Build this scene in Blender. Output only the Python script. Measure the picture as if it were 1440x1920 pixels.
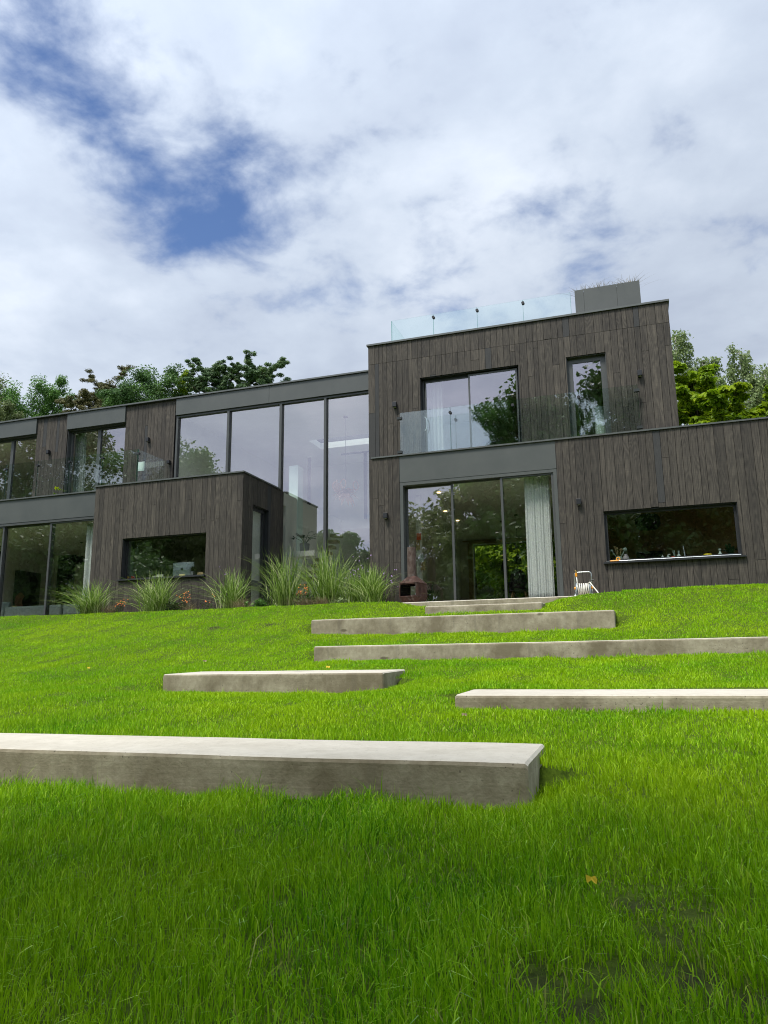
import bpy, math, random
import numpy as np
from mathutils import Matrix, Vector

for o in list(bpy.data.objects):
    bpy.data.objects.remove(o)
SC = bpy.context.scene
COL = SC.collection
PI = math.pi

# ------------------------------------------------------------------ camera
F_PX, CXP, CYP = 1420.0, 720.0, 960.0
YAW, PITCH, ROLL = math.radians(-18.426), math.radians(11.631), math.radians(-0.664)
def cam_axes():
    cy, sy = math.cos(YAW), math.sin(YAW)
    fwd = Vector((sy, cy, 0)); right = Vector((cy, -sy, 0)); up = Vector((0, 0, 1))
    f2 = fwd * math.cos(PITCH) + up * math.sin(PITCH)
    u2 = -fwd * math.sin(PITCH) + up * math.cos(PITCH)
    r3 = right * math.cos(ROLL) + u2 * math.sin(ROLL)
    u3 = -right * math.sin(ROLL) + u2 * math.cos(ROLL)
    return r3, u3, f2
CR, CU, CF = cam_axes()
cam = bpy.data.cameras.new('camera')
cam.sensor_fit = 'VERTICAL'; cam.sensor_height = 36.0
cam.lens = 36.0 * F_PX / 1920.0
cam.clip_start = 0.05; cam.clip_end = 3000
camo = bpy.data.objects.new('camera', cam); COL.objects.link(camo)
camo.matrix_world = Matrix(((CR.x, CU.x, -CF.x, 0), (CR.y, CU.y, -CF.y, 0), (CR.z, CU.z, -CF.z, 0), (0, 0, 0, 1)))
SC.camera = camo

def ray(x, y):
    return CR * ((x - CXP) / F_PX) - CU * ((y - CYP) / F_PX) + CF
def W(x, y, Y):                       # point of the photograph on the vertical plane at depth Y
    d = ray(x, y); return d * (Y / d.y)

# ------------------------------------------------------------------ world, sun, exposure
SUN_EL, SUN_AZ = math.radians(61), math.radians(205)   # azimuth clockwise from +Y: behind the camera, to the left
world = bpy.data.worlds.new('World'); SC.world = world; world.use_nodes = True
nt = world.node_tree; nt.nodes.clear()
def wn(t, **kw):
    n = nt.nodes.new(t)
    for k, v in kw.items(): setattr(n, k, v)
    return n
def wmath(op, a, b=None, c=None, clamp=False):
    n = wn('ShaderNodeMath', operation=op, use_clamp=clamp)
    for i, v in enumerate((a, b, c)):
        if v is None: continue
        if isinstance(v, (int, float)): n.inputs[i].default_value = v
        else: nt.links.new(v, n.inputs[i])
    return n.outputs[0]
sky = wn('ShaderNodeTexSky', sky_type='NISHITA', sun_disc=False)
sky.sun_elevation = SUN_EL; sky.sun_rotation = SUN_AZ
sky.air_density = 1.0; sky.dust_density = 0.4; sky.ozone_density = 2.2
tc = wn('ShaderNodeTexCoord')
sep = wn('ShaderNodeSeparateXYZ'); nt.links.new(tc.outputs['Generated'], sep.inputs[0])
zc = wmath('MAXIMUM', sep.outputs[2], 0.0)
den = wmath('ADD', zc, 0.22)
px = wmath('DIVIDE', sep.outputs[0], den); py = wmath('DIVIDE', sep.outputs[1], den)
comb = wn('ShaderNodeCombineXYZ'); nt.links.new(px, comb.inputs[0]); nt.links.new(py, comb.inputs[1])
def wnoise(scale, detail, rough, offs, dist=0.0):
    mp = wn('ShaderNodeMapping'); mp.inputs['Location'].default_value = offs
    nt.links.new(comb.outputs[0], mp.inputs[0])
    n = wn('ShaderNodeTexNoise'); n.inputs['Scale'].default_value = scale
    n.inputs['Detail'].default_value = detail; n.inputs['Roughness'].default_value = rough
    n.inputs['Distortion'].default_value = dist
    nt.links.new(mp.outputs[0], n.inputs['Vector']); return n.outputs['Fac']
n_big = wnoise(1.6, 9, 0.58, (3.1, 1.7, 0), 0.1)
n_mid = wnoise(7.0, 9, 0.555, (0.4, 7.7, 0), 0.15)
n_lum = wnoise(2.3, 8, 0.55, (9.2, 4.4, 0), 0.15)
# clear gaps between the clouds: soft discs on the dome (direction, tightness, depth)
GAPS = [(10, 15, 420, .62), (75, 60, 420, .55), (120, 140, 500, .50), (170, 190, 600, .30), (255, 245, 700, .6), (120, 310, 700, .34), (285, 365, 700, .6),
        (345, 385, 420, .85), (425, 400, 600, .75), (490, 405, 900, .35), (470, 285, 900, .62), (440, 260, 900, .2), (340, 470, 700, .30), (500, 500, 700, .34), (600, 510, 700, .30),
        (700, 380, 90, .14), (1000, 400, 60, .14), (620, 350, 300, .16), (930, 500, 160, .2), (1150, 460, 200, .16), (460, 570, 900, .22)]
hole = None
nrm = wn('ShaderNodeVectorMath', operation='NORMALIZE'); nt.links.new(tc.outputs['Generated'], nrm.inputs[0])
for gx, gy, k, amp in GAPS:
    d = ray(gx, gy).normalized()
    dn = wn('ShaderNodeVectorMath', operation='DOT_PRODUCT'); dn.inputs[1].default_value = d
    nt.links.new(nrm.outputs[0], dn.inputs[0])
    e = wmath('EXPONENT', wmath('MULTIPLY', wmath('SUBTRACT', dn.outputs['Value'], 1.0), k))
    e = wmath('MULTIPLY', e, amp)
    hole = e if hole is None else wmath('ADD', hole, e)
cov = wmath('ADD', wmath('MULTIPLY', n_big, 0.9), wmath('MULTIPLY', n_mid, 2.5))      # about 1.1
cov = wmath('SUBTRACT', wmath('ADD', cov, -0.31), wmath('MULTIPLY', hole, 0.72))
mr = wn('ShaderNodeMapRange', interpolation_type='SMOOTHSTEP', clamp=True)
mr.inputs['From Min'].default_value = 0.22; mr.inputs['From Max'].default_value = 1.22
nt.links.new(cov, mr.inputs['Value'])
ramp = wn('ShaderNodeValToRGB')
ramp.color_ramp.elements[0].position = 0.30; ramp.color_ramp.elements[0].color = (.40, .46, .58, 1)
ramp.color_ramp.elements[1].position = 0.72; ramp.color_ramp.elements[1].color = (.75, .81, .90, 1)
e = ramp.color_ramp.elements.new(0.5); e.color = (.53, .60, .71, 1)
nt.links.new(wmath('ADD', wmath('MULTIPLY', n_lum, 0.75), wmath('MULTIPLY', n_mid, 0.25)), ramp.inputs[0])
# clouds brighten towards the sun behind the camera, and a little towards the horizon
sdir = Vector((math.sin(SUN_AZ) * math.cos(SUN_EL), math.cos(SUN_AZ) * math.cos(SUN_EL), math.sin(SUN_EL)))
dn = wn('ShaderNodeVectorMath', operation='DOT_PRODUCT'); dn.inputs[1].default_value = sdir
nt.links.new(nrm.outputs[0], dn.inputs[0])
glow = wmath('EXPONENT', wmath('MULTIPLY', wmath('SUBTRACT', dn.outputs['Value'], 1.0), 1.8))
gain = wmath('MULTIPLY_ADD', glow, 1.15, 0.55)
cl = wn('ShaderNodeMix', data_type='RGBA', blend_type='MULTIPLY'); cl.inputs['Factor'].default_value = 1.0
gc = wn('ShaderNodeCombineXYZ')
for i in range(3): nt.links.new(gain, gc.inputs[i])
nt.links.new(ramp.outputs[0], cl.inputs['A']); nt.links.new(gc.outputs[0], cl.inputs['B'])
bgs = wn('ShaderNodeBackground'); bgs.inputs['Strength'].default_value = 0.10
hs = wn('ShaderNodeHueSaturation'); hs.inputs['Saturation'].default_value = 1.12; hs.inputs['Hue'].default_value = 0.508
nt.links.new(sky.outputs[0], hs.inputs['Color']); nt.links.new(hs.outputs[0], bgs.inputs['Color'])
bgc = wn('ShaderNodeBackground'); bgc.inputs['Strength'].default_value = 1.0
nt.links.new(cl.outputs['Result'], bgc.inputs['Color'])
mixw = wn('ShaderNodeMixShader')
nt.links.new(mr.outputs[0], mixw.inputs[0]); nt.links.new(bgs.outputs[0], mixw.inputs[1]); nt.links.new(bgc.outputs[0], mixw.inputs[2])
outw = wn('ShaderNodeOutputWorld'); nt.links.new(mixw.outputs[0], outw.inputs[0])

sl = bpy.data.lights.new('sun', 'SUN'); sl.energy = 2.6; sl.angle = math.radians(15); sl.color = (1, .95, .87)
so = bpy.data.objects.new('sun', sl); COL.objects.link(so)
so.rotation_euler = (-sdir).to_track_quat('-Z', 'Y').to_euler()
SC.view_settings.view_transform = 'Standard'; SC.view_settings.look = 'None'
SC.view_settings.exposure = 0.62; SC.view_settings.gamma = 1.0; SC.view_settings.use_curve_mapping = False
SC.render.engine = 'CYCLES'
SC.cycles.use_denoising = True; SC.cycles.filter_width = 1.05
SC.cycles.max_bounces = 10; SC.cycles.transparent_max_bounces = 24; SC.cycles.transmission_bounces = 8
SC.cycles.glossy_bounces = 5; SC.cycles.diffuse_bounces = 4
SC.cycles.caustics_reflective = False; SC.cycles.caustics_refractive = False
SC.cycles.sample_clamp_indirect = 6.0

# ------------------------------------------------------------------ materials
def newmat(name):
    m = bpy.data.materials.new(name); m.use_nodes = True
    return m, m.node_tree, m.node_tree.nodes['Principled BSDF']
class N:                                # small node-building helper for one material
    def __init__(s, name):
        s.m, s.t, s.b = newmat(name); s.out = s.t.nodes['Material Output']
    def n(s, t, **kw):
        x = s.t.nodes.new(t)
        for k, v in kw.items(): setattr(x, k, v)
        return x
    def l(s, a, b): s.t.links.new(a, b)
    def math(s, op, a, b=None, c=None, clamp=False):
        n = s.n('ShaderNodeMath', operation=op, use_clamp=clamp)
        for i, v in enumerate((a, b, c)):
            if v is None: continue
            if isinstance(v, (int, float)): n.inputs[i].default_value = v
            else: s.l(v, n.inputs[i])
        return n.outputs[0]
    def pos(s): return s.n('ShaderNodeNewGeometry').outputs['Position']
    def mapping(s, vec, scale=(1, 1, 1), loc=(0, 0, 0)):
        mp = s.n('ShaderNodeMapping'); mp.inputs['Scale'].default_value = scale; mp.inputs['Location'].default_value = loc
        s.l(vec, mp.inputs[0]); return mp.outputs[0]
    def noise(s, vec, scale, detail=4, rough=.5, dist=0, out='Fac'):
        n = s.n('ShaderNodeTexNoise'); n.inputs['Scale'].default_value = scale; n.inputs['Detail'].default_value = detail
        n.inputs['Roughness'].default_value = rough; n.inputs['Distortion'].default_value = dist
        s.l(vec, n.inputs['Vector']); return n.outputs[out]
    def ramp(s, fac, stops):
        r = s.n('ShaderNodeValToRGB'); els = r.color_ramp.elements
        while len(els) < len(stops): els.new(0.5)
        for e, (p, c) in zip(els, stops):
            e.position = p; e.color = (c[0], c[1], c[2], 1) if not isinstance(c, (int, float)) else (c, c, c, 1)
        s.l(fac, r.inputs[0]); return r.outputs[0]
    def mix(s, fac, a, b, blend='MIX'):
        n = s.n('ShaderNodeMix', data_type='RGBA', blend_type=blend)
        for k, v in (('Factor', fac), ('A', a), ('B', b)):
            if isinstance(v, (int, float)): n.inputs[k].default_value = v
            elif isinstance(v, tuple): n.inputs[k].default_value = (v[0], v[1], v[2], 1)
            else: s.l(v, n.inputs[k])
        return n.outputs['Result']
    def bump(s, h, strength=.3, dist=.01):
        b = s.n('ShaderNodeBump'); b.inputs['Strength'].default_value = strength; b.inputs['Distance'].default_value = dist
        s.l(h, b.inputs['Height']); s.l(b.outputs[0], s.b.inputs['Normal']); return b
    def schlick(s, f0):
        g = s.n('ShaderNodeNewGeometry'); d = s.n('ShaderNodeVectorMath', operation='DOT_PRODUCT')
        s.l(g.outputs['Normal'], d.inputs[0]); s.l(g.outputs['Incoming'], d.inputs[1])
        c = s.math('SUBTRACT', 1.0, s.math('ABSOLUTE', d.outputs['Value']), clamp=True)
        return s.math('MULTIPLY_ADD', s.math('POWER', c, 5.0), 1 - f0, f0, clamp=True)
    def attr(s, name): return s.n('ShaderNodeAttribute', attribute_name=name).outputs['Fac']
    def col(s, c):
        if isinstance(c, tuple): s.b.inputs['Base Color'].default_value = (c[0], c[1], c[2], 1)
        else: s.l(c, s.b.inputs['Base Color'])
    def set(s, rough=.6, metal=0, spec=.5):
        s.b.inputs['Roughness'].default_value = rough; s.b.inputs['Metallic'].default_value = metal
        s.b.inputs['Specular IOR Level'].default_value = spec

M = {}
def simple(name, c, rough=.6, metal=0, spec=.4, var=.12, scale=6.0):
    k = N(name); k.set(rough, metal, spec)
    f = k.noise(k.pos(), scale, 5, .6)
    lo = tuple(x * (1 - var) for x in c); hi = tuple(min(1, x * (1 + var)) for x in c)
    k.col(k.ramp(f, [(.3, lo), (.7, hi)])); M[name] = k.m; return k

# charred timber boards: cathedral grain, sawn marks, tone per board
k = N('timber'); k.set(.72, 0, .3)
p = k.pos(); sp = k.n('ShaderNodeSeparateXYZ'); k.l(p, sp.inputs[0])
u = k.math('ADD', sp.outputs[0], sp.outputs[1]); rnd = k.attr('rnd')
cv = k.n('ShaderNodeCombineXYZ'); k.l(k.math('MULTIPLY_ADD', rnd, 37.0, u), cv.inputs[0])
k.l(k.math('MULTIPLY', rnd, 91.0), cv.inputs[1]); k.l(k.math('MULTIPLY', sp.outputs[2], .13), cv.inputs[2])
low = k.noise(cv.outputs[0], 5.5, 2, .45, .3)
rings = k.math('SINE', k.math('MULTIPLY', low, 85.0))
rings = k.math('MULTIPLY_ADD', rings, .5, .5)
cv2 = k.n('ShaderNodeCombineXYZ'); k.l(k.math('MULTIPLY', u, 60.0), cv2.inputs[0]); k.l(k.math('MULTIPLY', rnd, 50.0), cv2.inputs[1]); k.l(k.math('MULTIPLY', sp.outputs[2], 1.1), cv2.inputs[2])
fine = k.noise(cv2.outputs[0], 1.0, 3, .6)
patch = k.noise(k.mapping(cv.outputs[0], (1, 1, 4)), 2.3, 4, .6)
cv3 = k.n('ShaderNodeCombineXYZ'); k.l(k.math('MULTIPLY', u, 4.0), cv3.inputs[0]); k.l(k.math('MULTIPLY', rnd, 70.0), cv3.inputs[1]); k.l(k.math('MULTIPLY', sp.outputs[2], 55.0), cv3.inputs[2])
saw = k.noise(cv3.outputs[0], 1.0, 2, .5)
val = k.math('ADD', k.math('MULTIPLY', rings, .21), k.math('MULTIPLY', fine, .58))
val = k.math('ADD', val, k.math('MULTIPLY', patch, .42))
val = k.math('ADD', val, k.math('MULTIPLY', saw, .16))
val = k.math('ADD', val, k.math('MULTIPLY_ADD', rnd, .20, -.31))
c1 = k.ramp(val, [(.22, (.030, .0265, .023)), (.50, (.060, .052, .043)), (.68, (.088, .076, .062)), (.9, (.148, .125, .098))])
blu = k.math('GREATER_THAN', k.math('FRACT', k.math('MULTIPLY', rnd, 17.31)), .94)
k.col(k.mix(k.math('MULTIPLY', blu, .75), c1, (.040, .043, .046)))
k.bump(val, .25, .004); M['timber'] = k.m

simple('membrane', (.012, .012, .013), .9)
k = N('fascia_metal'); k.set(.5, .0, .5)
f = k.noise(k.pos(), 1.2, 4, .6); g = k.noise(k.pos(), 40, 3, .6)
k.col(k.ramp(f, [(.3, (.060, .068, .065)), (.7, (.082, .089, .084))])); k.bump(g, .03, .002); M['fascia_metal'] = k.m
simple('coping_metal', (.105, .112, .106), .42, .3, .5, .1)
simple('frame_metal', (.066, .071, .070), .45, .1, .5, .08)
simple('dark_frame', (.020, .022, .024), .5, 0, .5, .1)
simple('lamp_black', (.012, .013, .016), .45, 0, .5, .1)
simple('lamp_lens', (.35, .35, .33), .3)
simple('plaster', (.78, .78, .73), .9, 0, .2, .04, 2)
simple('plaster_warm', (.42, .32, .17), .9, 0, .2, .15, 2)
simple('floor_wood', (.34, .27, .19), .5, 0, .4, .3, 9)
simple('roof_felt', (.10, .10, .10), .9)
simple('rail_dark', (.03, .035, .035), .4)

def glass(name, base, tint, refl, rough=0.0):
    k = N(name); k.t.nodes.remove(k.b)
    fac = k.schlick(base)
    tr = k.n('ShaderNodeBsdfTransparent'); tr.inputs[0].default_value = (*tint, 1)
    gl = k.n('ShaderNodeBsdfGlossy'); gl.inputs['Color'].default_value = (*refl, 1); gl.inputs['Roughness'].default_value = rough
    mx = k.n('ShaderNodeMixShader'); k.l(fac, mx.inputs[0]); k.l(tr.outputs[0], mx.inputs[1]); k.l(gl.outputs[0], mx.inputs[2])
    k.l(mx.outputs[0], k.out.inputs[0]); M[name] = k.m
glass('window_glass', .28, (.94, .96, .935), (.98, .92, 1.0))
glass('inner_glass', .02, (.97, .985, .975), (1, 1, 1))
glass('rail_glass', .075, (.925, .965, .955), (.92, .97, .96))
glass('glass_edge', .10, (.45, .66, .60), (.8, .95, .9))
glass('clear_glass', .05, (.92, .96, .95), (1, 1, 1))

# cast concrete with formwork knots, pores and stains
k = N('concrete'); k.set(.82, 0, .3)
p = k.pos()
a = k.noise(k.mapping(p, (.9, 1.4, 2.2)), 1.6, 7, .62); b = k.noise(p, 14, 6, .65); pores = k.noise(p, 55, 2, .5)
base = k.ramp(a, [(.28, (.250, .222, .165)), (.5, (.395, .360, .290)), (.72, (.50, .465, .390))])
base = k.mix(.5, base, k.ramp(b, [(.3, (.25, .225, .175)), (.7, (.55, .52, .45))]))
vor = k.n('ShaderNodeTexVoronoi'); vor.inputs['Scale'].default_value = 1.5
k.l(k.mapping(p, (1.0, .3, 2.6), (4.3, 0, 1.15)), vor.inputs['Vector'])
kn = k.math('ADD', vor.outputs['Distance'], k.math('MULTIPLY_ADD', b, .10, -.05))
base = k.mix(k.ramp(kn, [(.07, .8), (.125, 0.0)]), base, (.10, .085, .062))
base = k.mix(k.ramp(pores, [(.27, .85), (.33, 0.0)]), base, (.09, .085, .075))
# side faces are stained brown in blotches and streaks; upward faces are mixed paler
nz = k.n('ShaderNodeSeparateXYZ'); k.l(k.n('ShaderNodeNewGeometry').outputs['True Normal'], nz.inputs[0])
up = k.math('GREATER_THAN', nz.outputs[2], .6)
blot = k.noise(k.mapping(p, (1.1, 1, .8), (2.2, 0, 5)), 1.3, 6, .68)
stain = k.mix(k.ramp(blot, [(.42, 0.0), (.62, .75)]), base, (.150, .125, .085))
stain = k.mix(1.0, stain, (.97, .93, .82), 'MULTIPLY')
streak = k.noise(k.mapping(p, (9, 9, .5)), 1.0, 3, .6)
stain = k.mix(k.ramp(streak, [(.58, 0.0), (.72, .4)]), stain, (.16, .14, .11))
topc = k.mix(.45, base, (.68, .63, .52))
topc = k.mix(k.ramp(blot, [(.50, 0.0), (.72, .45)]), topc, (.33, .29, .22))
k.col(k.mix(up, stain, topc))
gr = k.noise(k.mapping(p, (1.0, 1.0, 22.0)), 2.5, 4, .6)
k.bump(k.math('ADD', k.math('MULTIPLY', gr, .3), k.math('ADD', k.math('MULTIPLY', b, .5), k.math('MULTIPLY', pores, .5))), .55, .008)
M['concrete'] = k.m

k = N('soil'); k.set(.95, 0, .1)
p = k.pos(); a = k.noise(p, 18, 8, .7); b = k.noise(p, 1.3, 3, .5)
k.col(k.mix(b, k.ramp(a, [(.3, (.012, .009, .006)), (.7, (.055, .042, .030))]), (.035, .030, .018)))
k.bump(a, .8, .03); M['soil'] = k.m
k = N('lawn_soil'); k.set(.95, 0, .1)
p = k.pos(); a = k.noise(p, 26, 8, .7); b = k.noise(p, 3.0, 4, .6)
g1 = k.ramp(a, [(.3, (.035, .060, .006)), (.7, (.095, .150, .012))])
k.col(k.mix(k.math('MULTIPLY', k.attr('bare'), k.ramp(b, [(.3, .6), (.6, 1.0)])), g1, k.ramp(a, [(.3, (.010, .008, .006)), (.7, (.05, .038, .028))])))
k.bump(a, .6, .02); M['lawn_soil'] = k.m
k = N('far_ground'); k.set(.95, 0, .1)
k.col(k.ramp(k.noise(k.pos(), .8, 6, .6), [(.3, (.02, .035, .010)), (.7, (.05, .075, .02))])); M['far_ground'] = k.m

def leafmat(name, stops, trans=.35, gloss=.10, patch=None, grough=.45):
    k = N(name); k.t.nodes.remove(k.b)
    c = k.ramp(k.attr('rnd'), stops)
    if patch:
        f = k.noise(k.pos(), patch[0], 4, .6)
        c = k.mix(k.ramp(f, [(.35, 0.0), (.65, patch[2])]), c, patch[1])
    d = k.n('ShaderNodeBsdfDiffuse'); t = k.n('ShaderNodeBsdfTranslucent'); g = k.n('ShaderNodeBsdfGlossy')
    g.inputs['Roughness'].default_value = grough
    g.inputs['Color'].default_value = (.9, .95, .9, 1)
    k.l(c, d.inputs[0]); k.l(c, t.inputs[0])
    m1 = k.n('ShaderNodeMixShader'); m1.inputs[0].default_value = trans
    k.l(d.outputs[0], m1.inputs[1]); k.l(t.outputs[0], m1.inputs[2])
    m2 = k.n('ShaderNodeMixShader'); k.l(k.math('MULTIPLY', k.schlick(.04), gloss * 8, clamp=True), m2.inputs[0])
    k.l(m1.outputs[0], m2.inputs[1]); k.l(g.outputs[0], m2.inputs[2])
    k.l(m2.outputs[0], k.out.inputs[0]); M[name] = k.m
    return k
leafmat('grass_blade', [(0, (.050, .170, .003)), (.45, (.160, .405, .004)), (.85, (.335, .590, .010)), (.93, (.48, .63, .08)), (1, (.42, .36, .14))], .30, .03, (.5, (.410, .590, .008), .7))
leafmat('oak_leaf', [(0, (0.043, 0.092, 0.027)), (.5, (0.088, 0.179, 0.046)), (1, (0.165, 0.290, 0.070))], .3, .05)
leafmat('green_leaf', [(0, (0.060, 0.140, 0.031)), (.5, (0.116, 0.246, 0.049)), (1, (0.194, 0.351, 0.077))], .3, .05)
leafmat('pine_needle', [(0, (0.064, 0.113, 0.053)), (.5, (0.117, 0.196, 0.083)), (1, (0.221, 0.309, 0.123))], .15, .05)
leafmat('pine_brown', [(0, (0.069, 0.076, 0.027)), (.5, (0.136, 0.134, 0.051)), (1, (0.226, 0.203, 0.088))], .15, .05)
leafmat('maple_leaf', [(0, (0.102, 0.196, 0.007)), (.5, (0.221, 0.340, 0.010)), (1, (0.391, 0.476, 0.017))], .5, .03)
leafmat('birch_leaf', [(0, (0.122, 0.179, 0.065)), (.5, (0.227, 0.300, 0.114)), (1, (0.358, 0.430, 0.187))], .4, .05)
leafmat('willow_leaf', [(0, (0.084, 0.120, 0.036)), (1, (0.192, 0.228, 0.084))], .3, .05)
leafmat('reed_blade', [(0, (0.090, 0.168, 0.025)), (.45, (0.213, 0.347, 0.045)), (.8, (0.403, 0.538, 0.146)), (1, (0.672, 0.717, 0.381))], .4, .05)
leafmat('dry_blade', [(0, (.16, .13, .07)), (.6, (.30, .25, .14)), (1, (.42, .34, .20))], .3, .02)
leafmat('herb_leaf', [(0, (.030, .060, .014)), (1, (.085, .14, .035))], .3, .04)
leafmat('stem', [(0, (.050, .060, .030)), (1, (.12, .12, .06))], .1, .03)
leafmat('house_leaf', [(0, (.010, .040, .016)), (1, (.035, .105, .035))], .2, .06)
leafmat('yellow_leaf', [(0, (.55, .38, .02)), (1, (.75, .55, .04))], .3, .03)
simple('petal_orange', (.85, .25, .05), .6)
simple('petal_purple', (.42, .26, .60), .6)
simple('bark', (.060, .048, .038), .95, 0, .1, .4, 8)
simple('birch_bark', (.35, .33, .30), .9, 0, .1, .4, 8)

k = N('rust_steel'); k.set(.8, .2, .3)
p = k.pos(); a = k.noise(p, 9, 8, .7); b = k.noise(k.mapping(p, (1, 1, .35)), 16, 5, .6)
c = k.ramp(a, [(.3, (.024, .013, .011)), (.5, (.055, .027, .020)), (.7, (.095, .052, .040))])
k.col(k.mix(k.ramp(b, [(.55, 0.0), (.72, .6)]), c, (.22, .19, .18))); k.bump(a, .3, .004); M['rust_steel'] = k.m
k = N('weathered_steel'); k.set(.8, .1, .3)
p = k.pos(); a = k.noise(k.mapping(p, (1, 1, .5)), 14, 7, .7); b = k.noise(p, 30, 5, .6)
c = k.ramp(a, [(.35, (.055, .032, .025)), (.5, (.100, .072, .060)), (.65, (.150, .130, .118))]); k.col(c); k.bump(b, .2, .003); M['weathered_steel'] = k.m
simple('soot', (.006, .006, .006), .95)
simple('curtain', (.82, .83, .83), .9, 0, .1, .03, 3)
simple('curtain_grey', (.42, .43, .42), .9, 0, .1, .1, 3)
simple('white_paint', (.80, .82, .80), .6, 0, .4, .03)
simple('black_plastic', (.014, .015, .017), .5, 0, .5)
simple('black_fabric', (.010, .010, .011), .9, 0, .2)
simple('oak_wood', (.42, .29, .15), .5, 0, .4, .2, 12)
simple('steel', (.55, .58, .58), .3, .9)
simple('hose_white', (.72, .70, .62), .5, 0, .4, .06, 20)
simple('orange_plastic', (.85, .34, .02), .4, 0, .5, .05)
simple('grey_plastic', (.30, .36, .40), .4, 0, .5, .05)
simple('brass', (.55, .40, .15), .35, .9)
simple('aluminium', (.50, .56, .56), .38, .4, .5, .03)
simple('logo_black', (.02, .022, .025), .4)
simple('yellow_card', (.75, .66, .30), .7)
simple('blue_card', (.05, .45, .65), .6)
simple('pale_card', (.62, .66, .50), .7)
simple('ochre', (.75, .42, .03), .5)
simple('red_glaze', (.50, .03, .025), .4)
simple('brown_card', (.40, .30, .15), .7, 0, .2, .3, 25)
simple('grey_pot', (.20, .22, .22), .7)
simple('mint_ceramic', (.42, .52, .44), .35, 0, .5)
simple('mauve_ceramic', (.34, .30, .34), .45)
simple('teal_pot', (.02, .12, .13), .4)
simple('yellow_bowl', (.70, .55, .02), .35)
simple('red_box', (.75, .10, .04), .5)
simple('soap_glass', (.55, .66, .62), .15, 0, .6)
simple('sofa_fabric', (.24, .29, .27), .9, 0, .1, .08, 30)
simple('cushion_yellow', (.60, .55, .15), .9)
simple('canvas_green', (.10, .13, .11), .8)
simple('canvas_pink', (.42, .22, .17), .8)
simple('canvas_dark', (.015, .020, .022), .8)
simple('paper', (.62, .72, .66), .8)
simple('copper_leaf', (.80, .52, .40), .5, 0, .5, .25, 14)
simple('mint_column', (.66, .80, .75), .7, 0, .3, .03)
k = simple('downlight', (1, .8, .45), .4)
k.b.inputs['Emission Color'].default_value = (1, .72, .35, 1); k.b.inputs['Emission Strength'].default_value = 3.0

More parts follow.
